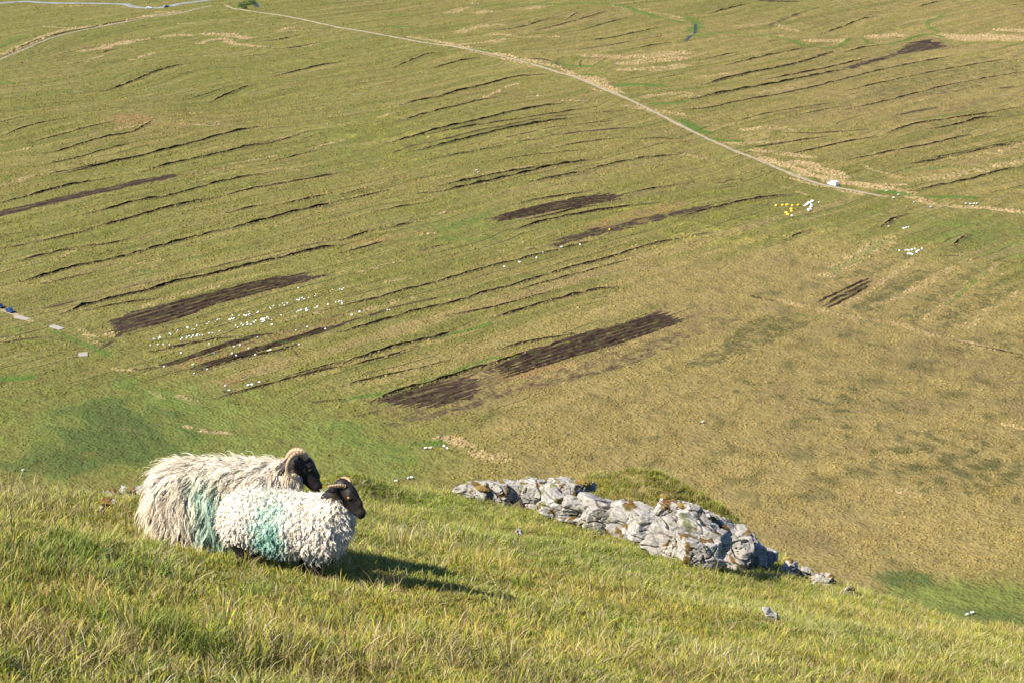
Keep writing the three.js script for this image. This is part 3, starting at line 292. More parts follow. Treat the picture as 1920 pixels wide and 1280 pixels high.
// ---- raised edges: turf banks, ridges of spread peat, tracks
function ribbon(pts, step, prof, seed, o = {}) {
  const p = smooth(pts, step), pos = [], col = [], rows = []; let L = 0;
  for (let k = 0; k < p.length; k++) {
    const a = p[Math.max(0, k - 1)], b = p[Math.min(p.length - 1, k + 1)]; let tx = b[0] - a[0], tz = b[1] - a[1]; const l = Math.hypot(tx, tz) || 1; tx /= l; tz /= l;
    let nx = -tz, nz = tx; if (nz < 0) { nx = -nx; nz = -nz; }
    if (k) L += Math.hypot(p[k][0] - p[k - 1][0], p[k][1] - p[k - 1][1]);
    const end = o.blunt ? 1 : Math.min(1, k / 5, (p.length - 1 - k) / 5), hm = end * (1 + (o.vary ?? .6) * n2(L / 8, seed) + .35 * n2(L / 2.6, seed + 9)), wm = 1 + .25 * n2(L / 6, seed + 20), off = (o.wob ?? .5) * n2(L / 5, seed + 40) + .5 * (o.wob ?? .5) * n2(L / 1.9, seed + 60);
    rows.push(prof.map(([s, h, c]) => { const q = s * wm + off, x = p[k][0] + nx * q, z = p[k][1] + nz * q, g = valleyH(x, z); return [x, g + (h > 0 ? h * hm - .03 : h), z, typeof c === 'function' ? c(x, z, L) : c]; }));
  }
  for (let k = 1; k < rows.length; k++) for (let i = 1; i < prof.length; i++) { const a = rows[k - 1][i - 1], b = rows[k - 1][i], c = rows[k][i - 1], d = rows[k][i], cc = d[3], f = 1 + .22 * n2(d[0] * 1.3, d[2] * 1.3); for (const v of [a, b, c, c, b, d]) { pos.push(v[0], v[1], v[2]); col.push(cc[0] * f, cc[1] * f, cc[2] * f); } }
  return geoFrom(pos, col);
}
const turf = (x, z) => { const s = stripAt(x, z); return s ? mixc(s.color(x - 2, z - 2), C_.tan, .15) : C_.olive; };
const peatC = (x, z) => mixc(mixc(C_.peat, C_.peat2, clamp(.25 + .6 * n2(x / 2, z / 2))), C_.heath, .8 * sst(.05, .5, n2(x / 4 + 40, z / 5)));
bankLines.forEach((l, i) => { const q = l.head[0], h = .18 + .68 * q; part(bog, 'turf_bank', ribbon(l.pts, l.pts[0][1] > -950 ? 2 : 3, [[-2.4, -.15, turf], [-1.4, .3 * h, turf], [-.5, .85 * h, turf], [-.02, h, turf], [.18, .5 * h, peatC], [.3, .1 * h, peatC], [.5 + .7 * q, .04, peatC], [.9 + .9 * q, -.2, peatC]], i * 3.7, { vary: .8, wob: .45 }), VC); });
RIDGES.forEach(([t, n, a, b], ri) => { const pa = smooth(Q(t, a), 2), pb = smooth(Q(t, b), 2); for (let k = 0; k < n; k++) { const f = n > 1 ? k / (n - 1) : 0, pts = pa.map((p, i) => { const q = pb[Math.round(i * (pb.length - 1) / (pa.length - 1))]; return [lerp(p[0], q[0], f), lerp(p[1], q[1], f)]; }).filter((_, i) => i % 6 === 0); part(bog, 'peat_ridge', ribbon(pts, 1.6, [[-1.0, -.1, peatC], [-.4, .34, peatC], [0, .5, peatC], [.45, .32, peatC], [1.0, -.1, peatC]], ri * 31 + k * 5, { vary: .9, wob: .6 }), VC); } });
const gravel = (x, z) => { const n = n2(x / 1.2, z / 1.5); return [.25 + .06 * n, .21 + .05 * n, .155 + .04 * n]; }, tar = (x, z) => { const n = n2(x / 3, z / 3); return [.2 + .03 * n, .205 + .03 * n, .21 + .03 * n]; };
add(new THREE.Mesh(ribbon(ROADS, 4, [[-2.9, -.1, tar], [-2.7, .2, tar], [0, .25, tar], [2.7, .2, tar], [2.9, -.1, tar]], 3, { vary: .05, wob: .1, blunt: 1 }), VC), 'road', 'grey tarred road winding along the top left of the plain', 'road', null, 'structure');
TRK.forEach((t, i) => add(new THREE.Mesh(ribbon(t, 2.5, [[-1.15, -.1, gravel], [-.9, .14, gravel], [-.35, .1, gravel], [0, .16, (x, z) => mixc(gravel(x, z), C_.tan, .5)], [.35, .1, gravel], [.9, .14, gravel], [1.15, -.1, gravel]], i * 9, { vary: .2, wob: .3 }), VC), 'track', ['pale gravel track curving through the top left of the plain', 'long straight gravel track crossing the plain to the white van', 'short muddy track with the blue car at the left edge'][i], 'track', null, 'structure'));
// ---- dull water of the stream
{ const wat = new THREE.MeshPhysicalMaterial({ color: new THREE.Color().setRGB(.03, .036, .04), roughness: .6, specularIntensity: .35 });
  [[Q('C', [72, 132, 72, 160, 68, 188]), 1.0], [Q('C', [52, 198, 30, 210, 22, 230]), 1.5], [Q('A', [1410, 10, 1428, 24, 1432, 40]), 1.8]].forEach(([p, w], i) => add(new THREE.Mesh(ribbon(p, 2, [[-w, .06, [1, 1, 1]], [0, .12, [1, 1, 1]], [w, .06, [1, 1, 1]]], i, { vary: 0, wob: .6, blunt: 1 }), wat), 'stream_water', ['upper glint of stream water in the green hollow', 'lower glint of stream water in the green hollow', 'bend of stream water beside the bushes near the road'][i], 'water', null, 'structure')); }
// ---- tussocks over the plain
{ const r = rng(5), v = [], sides = 6; const pos = [], idx = [];
  pos.push(0, .62, 0); for (let k = 0; k < sides; k++) { const a = k / sides * 6.283, q = .42 + .14 * (k % 2); pos.push(Math.cos(a) * q, .34 + .1 * (k % 3), Math.sin(a) * q); } for (let k = 0; k < sides; k++) { const a = (k + .3) / sides * 6.283; pos.push(Math.cos(a) * .72, -.12, Math.sin(a) * .72); }
  for (let k = 0; k < sides; k++) { const a = 1 + k, b = 1 + (k + 1) % sides, c = a + sides, d = b + sides; idx.push(0, b, a, a, b, c, b, d, c); }
  const g = geoFrom(pos, null, idx).toNonIndexed(); g.computeVertexNormals();
  const N = 170000, m = new THREE.Matrix4(), q = new THREE.Quaternion(), e = new THREE.Euler(), list = [];
  for (let tries = 0; list.length < N && tries < N * 4; tries++) {
    const d0 = 470, d1 = 2150, D = d0 * Math.pow(d1 / d0, Math.pow(r(), 1.15)), x = (r() * 2 - 1) * .29 * D, z = -D; const s = stripAt(x, z); if (!s) continue; const [pl, pt, gr, lu] = s.wild(x, z);
    const dens = .4 + .8 * n2(x / 14, z / 17) + .5 * n2(x / 3.5, z / 4) + .7 * pl - belt(1, x, z) * .9 - lu * .3; if (pt > .4 || gr > .1 || r() > dens) continue;
    const c = s.color(x, z), k = .86 + .3 * r(), sc = (.45 + .75 * r() * r()) * (1 + .5 * pl) * (D < 900 ? .85 : 1.05); list.push([x, z, c[0] * k, c[1] * k, c[2] * k, sc]);
  }
  // heather and rushes crowd the edges of the banks
  for (const l of bankLines) l.pts.forEach(([x, z], i) => { if (!stripAt(x, z)) return; for (let k = 0; k < 2; k++) { if (r() > .3 + .45 * l.head[0]) continue; const o = (r() - .3) * 2.6, c = mixc(C_.heath, r() < .3 ? C_.pale : C_.olive, r() * .6), f = .7 + .5 * r(); list.push([x + o * SA, z + o * CA, c[0] * f, c[1] * f, c[2] * f, .45 + .5 * r()]); } });
  const im = new THREE.InstancedMesh(g, new THREE.MeshPhysicalMaterial({ roughness: 1, specularIntensity: .12 }), list.length), cc = new THREE.Color();
  list.forEach(([x, z, a, b, c, sc], i) => { e.set((r() - .5) * .5, r() * 6.28, (r() - .5) * .5); q.setFromEuler(e); m.compose(new THREE.Vector3(x, valleyH(x, z), z), q, new THREE.Vector3(sc * (.8 + .6 * r()), sc * (.5 + .5 * r()), sc)); im.setMatrixAt(i, m); im.setColorAt(i, cc.setRGB(a, b, c)); });
  add(im, 'bog_tussocks', 'countless small grass tussocks covering the plain', 'tussocks', null, 'stuff');
}

// ------------------------------------------------------------------ the near hillside
const NEARBELTS = [['g', 800, 955, 1.2, 1.0, 1], ['g', 960, 985, 1.2, 1.2, 1], ['g', 1120, 1040, 1.0, 1.2, .9], ['g', 700, 925, .8, .8, .8], ['g', 1290, 1095, .9, .8, .8], ['g', 1500, 1130, .9, .7, .4], ['g', 60, 1000, .8, .8, .3], ['g', 1380, 1085, .4, .3, .9],
  ['p', 1330, 1125, .9, .5, .8], ['p', 1560, 1150, 1.0, .5, .8], ['p', 1750, 1200, 1.1, .5, .9], ['p', 1880, 1240, .8, .5, .8], ['p', 1180, 1065, .5, .4, .5], ['p', 1500, 1240, .8, .3, .6],
  ['m', 900, 1075, .6, .4, .9], ['m', 720, 1150, .7, .4, .8], ['m', 440, 1110, .6, .3, .9], ['m', 560, 1160, .5, .3, .8], ['m', 1000, 1150, .8, .4, .7], ['m', 1330, 1150, .45, .18, 1.2], ['m', 1060, 1090, .4, .25, .8], ['m', 150, 1090, .5, .25, .6], ['m', 1250, 1190, .6, .25, .7],
  ['d', 490, 1225, .35, .25, 1], ['d', 560, 1255, .3, .2, 1], ['d', 90, 1215, .4, .25, .9], ['d', 900, 1255, .6, .2, .9], ['d', 720, 1225, .5, .2, .7], ['d', 20, 930, .6, .4, .9], ['d', 120, 960, .5, .3, .5], ['d', 850, 1015, .3, .2, .6], ['d', 1150, 1255, .6, .2, .6], ['d', 1420, 1260, .5, .2, .6], ['d', 230, 1240, .3, .15, .6],
  ['l', 40, 1060, .5, .3, 1], ['l', 260, 1180, .35, .2, 1.1], ['l', 360, 1215, .3, .2, 1], ['l', 180, 1050, .4, .3, .6], ['l', 700, 1190, .3, .2, .7], ['l', 90, 1160, .3, .2, .8], ['l', 510, 1130, .25, .15, .6], ['l', 1480, 1215, .3, .2, .5], ['l', 1010, 1160, .25, .15, .6]].map(([k, px, py, a, b, w]) => { const [x, , z] = G(px, py); return [k, x, z, a, b, w]; });
function nearBelt(x, z, o) { o.g = o.p = o.m = o.d = o.l = 0; for (const [k, cx, cz, a, b, w] of NEARBELTS) { const q = ((x - cx) / a) ** 2 + ((z - cz) / b) ** 2; if (q < 6) o[k] += w * Math.exp(-q); } return o; }
const TH = { soil: [.085, .068, .026], thatch: [.24, .19, .075], moss: [.17, .15, .028] };
{ const o = {}, pos = [], col = [], idx = [];
  const x0 = -9, x1 = 9, z0 = -27, z1 = 6, nx = 220, nz = 400;
  for (let j = 0; j <= nz; j++) for (let i = 0; i <= nx; i++) { const x = lerp(x0, x1, i / nx), z = lerp(z0, z1, j / nz); pos.push(x, nearH(x, z), z); nearBelt(x, z, o); let c = mixc(TH.soil, TH.thatch, clamp(.5 + .5 * n2(x * 5, z * 5) + .4 * n2(x * 17, z * 17) + o.d * .3)); c = mixc(c, TH.moss, clamp(.35 + o.m * .6 + .4 * n2(x * 2, z * 2 + 5))); col.push(...c); }
  for (let j = 0; j < nz; j++) for (let i = 0; i < nx; i++) { const a = j * (nx + 1) + i; idx.push(a, a + nx + 1, a + 1, a + 1, a + nx + 1, a + nx + 2); }
  const hill = new THREE.Group(); add(hill, 'hillside', 'steep grassy hillside in the foreground', 'hillside', null, 'structure');
  part(hill, 'hill_ground', geoFrom(pos, col, idx), VC);
  const p2 = [], c2 = [], i2 = [], S = 3, X0 = -330, Z0 = -450, NX = 220, NZ = 180;
  for (let j = 0; j <= NZ; j++) for (let i = 0; i <= NX; i++) { const x = X0 + i * S, z = Z0 + j * S, n = n2(x / 6, z / 6) + .6 * n2(x / 22, z / 25); p2.push(x, nearH(x, z), z); c2.push(...mixc([.11, .12, .028], [.19, .16, .06], clamp(.5 + .4 * n))); }
  for (let j = 0; j < NZ; j++) for (let i = 0; i < NX; i++) { const x = X0 + i * S, z = Z0 + j * S; if (x >= x0 && x < x1 && z >= z0 && z < z1) continue; if (nearH(x, z) < valleyH(x, z) - 6) continue; const a = j * (NX + 1) + i; i2.push(a, a + NX + 1, a + 1, a + 1, a + NX + 1, a + NX + 2); }
  part(hill, 'hill_ground', geoFrom(p2, c2, i2), VC);
}
// ---- grass: tufts of real blades
function tuft(seed, n, h0, h1, spread, wid, lean, cols, bend = 1) {
  const r = rng(seed), pos = [], col = [], idx = [];
  for (let b = 0; b < n; b++) {
    const a = r() * 6.283, q = Math.sqrt(r()) * spread, bx = Math.cos(a) * q, bz = Math.sin(a) * q, h = lerp(h0, h1, r()), dir = a + (r() - .5) * 2.4, l = lean * (.25 + r()) * h, tw = r() * 6.283, w = wid * (.6 + .8 * r()), cx = Math.cos(tw) * w, cz = Math.sin(tw) * w;
    const c = cols[Math.floor(r() * cols.length)], k = .8 + .4 * r(), o = pos.length / 3, S = 3;
    for (let s = 0; s <= S; s++) { const t = s / S, x = bx + Math.cos(dir) * l * t * t * bend, z = bz + Math.sin(dir) * l * t * t * bend, y = h * (t - .28 * lean * t * t) - (s ? 0 : .02), ww = s === S ? 0 : 1 - .25 * t; if (s < S) pos.push(x - cx * ww, y, z - cz * ww, x + cx * ww, y, z + cz * ww); else pos.push(x, y, z); for (let m = 0; m < (s < S ? 2 : 1); m++) col.push(c[0] * k, c[1] * k, c[2] * k); }
    for (let s = 0; s < S - 1; s++) { const p = o + s * 2; idx.push(p, p + 1, p + 2, p + 2, p + 1, p + 3); } const p = o + (S - 1) * 2; idx.push(p, p + 1, p + 2);
  }
  return geoFrom(pos, col, idx);
}
const GC = { f: [.19, .25, .026], y: [.40, .385, .05], o: [.28, .265, .042], t: [.42, .325, .14], s: [.52, .44, .25], b: [.24, .15, .065], dk: [.10, .155, .018], au: [.32, .235, .03] };
const bladeMat = new THREE.MeshPhysicalMaterial({ vertexColors: true, roughness: .75, side: THREE.DoubleSide, transmission: .4, thickness: 0, ior: 1.3 });
const KIND = {
  lawn: { geo: [1, 2, 3].map(s => tuft(s, 46, .014, .045, .06, .0019, .6, [GC.f, GC.f, GC.y, GC.o, GC.f, GC.t])), label: 'short fresh green grass of the hillside' },
  mixed: { geo: [4, 5, 6].map(s => tuft(s, 44, .014, .048, .06, .0018, .7, [GC.o, GC.y, GC.f, GC.t, GC.y, GC.f, GC.y, GC.b, GC.o])), label: 'mixed yellow green hill grass' },
  dry: { geo: [7, 8].map(s => tuft(s, 32, .035, .1, .055, .0017, .8, [GC.t, GC.s, GC.t, GC.y, GC.o, GC.b])), label: 'dry straw coloured grass tufts' },
  lush: { geo: [9, 10].map(s => tuft(s, 36, .035, .1, .055, .002, .75, [GC.dk, GC.f, GC.dk, GC.f, GC.o])), label: 'longer dark green grass tufts' },
  moss: { geo: [11, 12].map(s => tuft(s, 50, .012, .035, .055, .0024, .35, [GC.y, GC.au, GC.o, GC.y, GC.au, GC.b])), label: 'low golden green moss between the grass' },
  pale: { geo: [13, 14].map(s => tuft(s, 40, .03, .08, .06, .0017, .9, [GC.y, GC.t, GC.y, GC.s, GC.f, GC.o])), label: 'soft pale green wispy grass on the falling slope' },
  stem: { geo: [15, 16].map(s => tuft(s, 3, .1, .2, .05, .0015, .5, [GC.t, GC.b, GC.s])), label: 'thin straw seed stems standing above the grass' },
};
{ const r = rng(21), o = {}, lists = {}; for (const k in KIND) lists[k] = KIND[k].geo.map(() => []);
  const N = 95000;
  for (let i = 0; i < N; i++) {
    const D = Math.sqrt(lerp(6.2 ** 2, 25 ** 2, r())), x = (r() * 2 - 1) * .36 * D, z = -D; nearBelt(x, z, o);
    const a = n2(x / .55, z / .55), b = n2(x / 1.6 + 9, z / 1.6), c = n2(x / .2 + 4, z / .2);
    const w = { lawn: .45 + o.g * 1.5 + .7 * b, mixed: .75 - o.g * .5 + .4 * a, dry: .15 + .9 * o.d + .5 * Math.max(0, a + .5 * c - .55) - .2 * o.g, lush: .05 + .9 * o.l + .5 * Math.max(0, -a + .5 * c - .6), moss: .38 + 1.6 * o.m + .6 * Math.max(0, -b - .1) - o.g * .3, pale: .04 + 1.5 * o.p + .15 * o.g, stem: .09 + .12 * o.d + .06 * o.p };
    let tot = 0; for (const k in w) { if (w[k] < 0) w[k] = 0; tot += w[k]; } let p = r() * tot, kind = 'mixed'; for (const k in w) { p -= w[k]; if (p <= 0) { kind = k; break; } }
    const hs = 1 + .5 * a + .25 * c + .25 * b + .45 * o.l + .4 * o.d + .15 * o.p + (x < 0 && D < 10 ? .12 : 0), tint = 1 + .22 * a + .15 * c, g = lists[kind]; g[Math.floor(r() * g.length)].push([x, z, clamp(hs, .5, 1.9), tint * (1 + .12 * b), tint, tint * (1 - .1 * b), r]);
  }
  const m = new THREE.Matrix4(), q = new THREE.Quaternion(), e = new THREE.Euler(), cc = new THREE.Color();
  for (const k in KIND) KIND[k].geo.forEach((geo, vi) => { const L = lists[k][vi]; if (!L.length) return; const im = new THREE.InstancedMesh(geo, bladeMat, L.length);
    L.forEach(([x, z, hs, a, b, c], i) => { e.set((r() - .5) * .35 - .05, r() * 6.283, (r() - .5) * .35 - .12); q.setFromEuler(e); m.compose(new THREE.Vector3(x, nearH(x, z) - .004, z), q, new THREE.Vector3(.9 + .4 * r(), hs, .9 + .4 * r())); im.setMatrixAt(i, m); im.setColorAt(i, cc.setRGB(a, b, c)); });
    add(im, 'grass', KIND[k].label, 'grass', 'hill grass', 'stuff'); });
}
[[738, 1022, 30, 'widest clump of pale dry stalks in the grass right of the lamb'], [768, 1018, 16, 'thin middle clump of pale dry stalks right of the lamb'], [797, 1020, 18, 'rightmost clump of pale dry stalks in the green grass'], [14, 935, 26, 'tall straw clump on the crest at the left edge'], [52, 942, 18, 'smaller straw clump on the crest near the left edge']].forEach(([px, py, n, label], i) => { const [x, y, z] = G(px, py), o = new THREE.Mesh(tuft(60 + i, n, .1, .24, .07, .0022, .35, [GC.t, GC.s, GC.s]), bladeMat); o.position.set(x, y, z); add(o, 'stalk_clump', label, 'grass', 'clumps of dry stalks'); });

// ------------------------------------------------------------------ limestone outcrop and loose stones
const rockMat = new THREE.MeshPhysicalMaterial({ vertexColors: true, roughness: .95, specularIntensity: .3 });
const ICO = {};
function ico(d) { if (!ICO[d]) { let g = new THREE.IcosahedronGeometry(1, d); g.deleteAttribute('uv'); g.deleteAttribute('normal'); ICO[d] = mergeVertices(g, 1e-5); } return ICO[d].clone(); }
function rock(seed, ax, ay, az, det = 26, mossy = .3, crack = 1) {
  const r = rng(seed), g = ico(det), p = g.attributes.position, planes = [], S = seed * 3.17;
  for (const [bx, by, bz] of [[1, 0, 0], [-1, 0, 0], [0, 1, 0], [0, -1, 0], [0, 0, 1], [0, 0, -1]]) { const q = [bx + (r() - .5) * .5, by + (r() - .5) * .5, bz + (r() - .5) * .5], l = Math.hypot(...q); planes.push([q[0] / l, q[1] / l, q[2] / l, .62 + .16 * r()]); }
  for (let i = 0; i < 6; i++) { const z = r() * 2 - 1, a = r() * 6.283, s = Math.sqrt(1 - z * z); planes.push([Math.cos(a) * s, z, Math.sin(a) * s, .72 + .25 * r()]); }
  const col = new Float32Array(p.count * 3);
  for (let i = 0; i < p.count; i++) {
    let x = p.getX(i), y = p.getY(i), z = p.getZ(i), q = 1.15;
    for (const [nx, ny, nz, d] of planes) { const k = nx * x + ny * y + nz * z; if (k > .05) { const t = d / k; if (t < q) q = t; } }
    const X = x * q * ax, Y = y * q * ay, Z = z * q * az;
    const big = n3(X * 6 + S, Y * 6, Z * 6), f = n3(X * 17, Y * 17 + S, Z * 17), ff = n3(X * 48, Y * 48, Z * 48 + S), fff = n3(X * 110 + S, Y * 110, Z * 110);
    const ck = Math.abs(n3(X * 3.2 + Y * 2 + S * 2, Y * 6 - X * 2, Z * 3.2)), ck2 = Math.abs(n3(X * 8 + S, Y * 13 + X * 4, Z * 8 + 7)), ck3 = Math.abs(n3(X * 26 - Y * 9, Y * 30 + S, Z * 26));
    let d = .012 * big + .006 * f + .0045 * ff + .0025 * fff - crack * (.07 * (1 - sst(0, .035, ck)) + .028 * (1 - sst(0, .04, ck2)) + .006 * (1 - sst(0, .08, ck3)));
    d += .022 * Math.floor(2.2 * (n3(X * 3.4 + 3, Y * 7 + S, Z * 3.4) + 1)) - .04;
    const l = Math.hypot(X, Y, Z) || 1; p.setXYZ(i, X + X / l * d, Y + Y / l * d, Z + Z / l * d);
    let c = mixc([.345, .325, .295], [.22, .205, .185], clamp(.5 + .6 * f + .4 * ff)); c = mixc(c, [.40, .385, .36], .6 * sst(.2, .5, n3(X * 22 + 9, Y * 22, Z * 22 + S) + .4 * fff));
    c = mixc(c, [.30, .27, .235], .6 * sst(.2, .5, n3(X * 8, Y * 8 + 30, Z * 8 + S)));
    const mo = n3(X * 7 + 50, Y * 9, Z * 7 + S) + .35 * n3(X * 25, Y * 25, Z * 25) + mossy - .42; c = mixc(c, mixc([.16, .092, .024], [.085, .056, .018], clamp(.5 + ff)), sst(.02, .16, mo));
    const gr = n3(X * 10 + 80, Y * 10 + S, Z * 10) + .3 * ff - .42; c = mixc(c, [.10, .11, .03], .8 * sst(0, .12, gr));
    col.set(c, i * 3);
  }
  g.setAttribute('color', new THREE.BufferAttribute(col, 3)); g.computeVertexNormals(); return g;
}
function cushion(seed, ax, ay, az) {                      // moss cushion
  const g = ico(14), p = g.attributes.position, S = seed * 5.3, col = new Float32Array(p.count * 3);
  for (let i = 0; i < p.count; i++) { const x = p.getX(i), y = p.getY(i), z = p.getZ(i), d = 1 + .22 * n3(x * 2.2 + S, y * 2.2, z * 2.2) + .14 * n3(x * 6, y * 6 + S, z * 6) + .09 * n3(x * 15, y * 15, z * 15 + S); p.setXYZ(i, x * d * ax, y * d * ay, z * d * az); const t = clamp(.5 + .6 * n3(x * 4, y * 4, z * 4 + S) + .4 * n3(x * 14 + S, y * 14, z * 14)); col.set(mixc(mixc([.21, .122, .024], [.12, .072, .022], t), [.20, .17, .03], clamp(.3 + n3(x * 3 + 20, y * 3, z * 3 + S))), i * 3); }
  g.setAttribute('color', new THREE.BufferAttribute(col, 3)); g.computeVertexNormals(); return g;
}
const mossMat = new THREE.MeshStandardMaterial({ vertexColors: true, roughness: 1 });
{ // blocks: [px of centre, py of centre, width px, height px, tilt, moss]
  const BL = [[884, 924, 44, 20, .1, .1], [926, 922, 66, 38, .15, .1], [975, 926, 76, 50, .2, .12], [1022, 930, 66, 56, .25, .1], [1060, 922, 62, 44, .1, .25], [1092, 913, 46, 22, -.1, .35], [1050, 953, 58, 40, .3, .28], [1092, 960, 60, 48, .3, .1], [1140, 966, 84, 58, .25, .1], [1186, 980, 84, 54, .3, .15], [1226, 994, 74, 54, .35, .12], [1268, 1016, 88, 64, .35, .12], [1318, 1008, 86, 58, .35, .2], [1312, 1034, 70, 60, .3, .38], [1362, 1022, 84, 76, .35, .16], [1402, 1030, 62, 54, .45, .2], [1432, 1040, 40, 30, .5, .3], [1264, 960, 50, 36, .4, .42], [1302, 966, 44, 34, .4, .45], [1336, 980, 56, 34, .5, .4], [1374, 994, 50, 30, .6, .4]];
  const base = G(1190, 1010), og = new THREE.Group(); og.position.set(base[0], base[1], base[2]);
  const LINE = [[862, 934], [930, 946], [1010, 965], [1060, 985], [1100, 998], [1180, 1015], [1250, 1048], [1310, 1070], [1380, 1068], [1450, 1062]];
  BL.forEach(([px, py, w, h, tilt, mo], i) => { const gy = tableAt(LINE, px), g = G(px, gy), up = gy - py - h * .5, dist = g[3] + .05 + Math.max(0, up) * .006, c = at(px, py, dist * 1.0), m = dist / FOC; const geo = rock(100 + i * 7, w * m * .84, h * m * .66, Math.max(w, h) * m * .5, 30, mo * .6); geo.rotateZ(-tilt); geo.rotateY(((i * 37) % 11 - 5) * .05); geo.translate(c.x - base[0], c.y - base[1], c.z - base[2]); part(og, 'rock', geo, rockMat); });
  const MS = [[905, 913, 26, 8], [958, 906, 20, 6], [1000, 902, 24, 8], [1096, 901, 30, 10], [1082, 905, 20, 7], [1066, 965, 22, 12], [1142, 940, 22, 7], [1190, 942, 26, 7], [1248, 928, 22, 9], [1280, 945, 20, 8], [1322, 968, 26, 9], [1356, 990, 22, 7], [1383, 992, 18, 6], [1306, 1048, 24, 12], [1348, 1052, 30, 10], [1440, 1025, 16, 6], [1228, 1006, 16, 6], [1186, 1002, 40, 7], [1296, 962, 18, 9]];
  MS.forEach(([px, py, w, h], i) => { const gy = tableAt(LINE, px), g = G(px, gy), c = at(px, py + 3, g[3] + .02 + Math.max(0, gy - py) * .004), m = g[3] / FOC, geo = cushion(i + 1, w * m * .5, h * m * .6, w * m * .4); geo.rotateZ(-.25); geo.translate(c.x - base[0], c.y - base[1], c.z - base[2]); part(og, 'moss', geo, mossMat); });
  add(og, 'rock_outcrop', 'pale grey fissured limestone outcrop with orange moss below a grassy knoll', 'rock');
  // loose stones
  const ST = [[1488, 1068, 30, 22, .35, 'knobbly grey stone with brown moss just below the outcrop'], [1512, 1078, 26, 18, .3, 'mossy grey stone second below the outcrop'], [1543, 1090, 36, 22, .1, 'largest pale stone at the lower end of the rock line'], [1590, 1111, 20, 11, .2, 'small white stone at the very end of the rock line'], [1447, 1161, 40, 10, .1, 'flat grey stone sunk in the grass under a mossy tuft'], [972, 1001, 22, 9, .5, 'reddish stone lying alone in the green grass above the outcrop'], [238, 900, 30, 12, .5, 'brown mossy stone on the crest left of the ewe'], [205, 903, 22, 10, .45, 'smaller brown mossy stone on the crest at far left'], [264, 903, 18, 9, .3, 'pale stone on the crest close to the ewe rump'], [199, 955, 28, 16, .6, 'dark brown mossy clod in the grass left of the ewe'], [1524, 1100, 18, 8, .5, 'low brown stone in front of the rock line'], [1565, 1100, 14, 8, .5, 'little mossy stone near the end of the rock line']];
  ST.forEach(([px, py, w, h, mo, label], i) => { let g, yy = py + h * .5; do { g = G(px, yy); yy += 2; } while (g[3] > 26 && yy < py + 60); const m = g[3] / FOC, geo = rock(400 + i * 11, w * m * .62, h * m * .75 + .015, w * m * .5, 14, mo, .6), o = new THREE.Mesh(geo, rockMat); o.position.set(g[0], g[1] + h * m * .35 + .03, g[2]); o.rotation.z = -.25; add(o, 'stone', label, 'stone', 'loose stones'); });
}

// ------------------------------------------------------------------ the ewe and the lamb
function surfaceNets(f, mn, mx, cell) {
  const n = [0, 1, 2].map(k => Math.ceil((mx[k] - mn[k]) / cell) + 1), [a, b, c] = n, v = new Float32Array(a * b * c), id = new Int32Array(a * b * c).fill(-1), pos = [], idx = [];
  for (let k = 0; k < c; k++) for (let j = 0; j < b; j++) for (let i = 0; i < a; i++) v[i + a * (j + b * k)] = f(mn[0] + i * cell, mn[1] + j * cell, mn[2] + k * cell);
  const off = [0, 1, a, a + 1, a * b, a * b + 1, a * b + a, a * b + a + 1], E = [[0, 1], [2, 3], [4, 5], [6, 7], [0, 2], [1, 3], [4, 6], [5, 7], [0, 4], [1, 5], [2, 6], [3, 7]];
  for (let k = 0; k < c - 1; k++) for (let j = 0; j < b - 1; j++) for (let i = 0; i < a - 1; i++) {
    const o = i + a * (j + b * k); let m = 0; for (let q = 0; q < 8; q++) if (v[o + off[q]] < 0) m |= 1 << q; if (m === 0 || m === 255) continue;
    let x = 0, y = 0, z = 0, s = 0; for (const [p, q] of E) { const A = v[o + off[p]], B = v[o + off[q]]; if ((A < 0) === (B < 0)) continue; const t = A / (A - B); x += (p & 1) + t * ((q & 1) - (p & 1)); y += ((p >> 1) & 1) + t * (((q >> 1) & 1) - ((p >> 1) & 1)); z += (p >> 2) + t * ((q >> 2) - (p >> 2)); s++; }
    id[o] = pos.length / 3; pos.push(mn[0] + (i + x / s) * cell, mn[1] + (j + y / s) * cell, mn[2] + (k + z / s) * cell);
  }
  const quad = (p, q, r, s, flip) => { if (p < 0 || q < 0 || r < 0 || s < 0) return; flip ? idx.push(p, r, q, q, r, s) : idx.push(p, q, r, q, s, r); };
  for (let k = 1; k < c - 1; k++) for (let j = 1; j < b - 1; j++) for (let i = 1; i < a - 1; i++) { const o = i + a * (j + b * k), s = v[o] < 0;
    if (s !== v[o + 1] < 0) quad(id[o - a - a * b], id[o - a * b], id[o - a], id[o], !s);
    if (s !== v[o + a] < 0) quad(id[o - 1 - a * b], id[o - 1], id[o - a * b], id[o], !s);
    if (s !== v[o + a * b] < 0) quad(id[o - 1 - a], id[o - a], id[o - 1], id[o], !s); }
  return geoFrom(pos, null, idx);
}
const cap = (x, y, z, [ax, ay, az, ra], [bx, by, bz, rb]) => { const dx = bx - ax, dy = by - ay, dz = bz - az, px = x - ax, py = y - ay, pz = z - az, t = clamp((px * dx + py * dy + pz * dz) / (dx * dx + dy * dy + dz * dz + 1e-9)); return Math.hypot(px - dx * t, py - dy * t, pz - dz * t) - lerp(ra, rb, t); };
const smin = (a, b, k) => { const h = Math.max(k - Math.abs(a - b), 0) / k; return Math.min(a, b) - h * h * k * .25; };
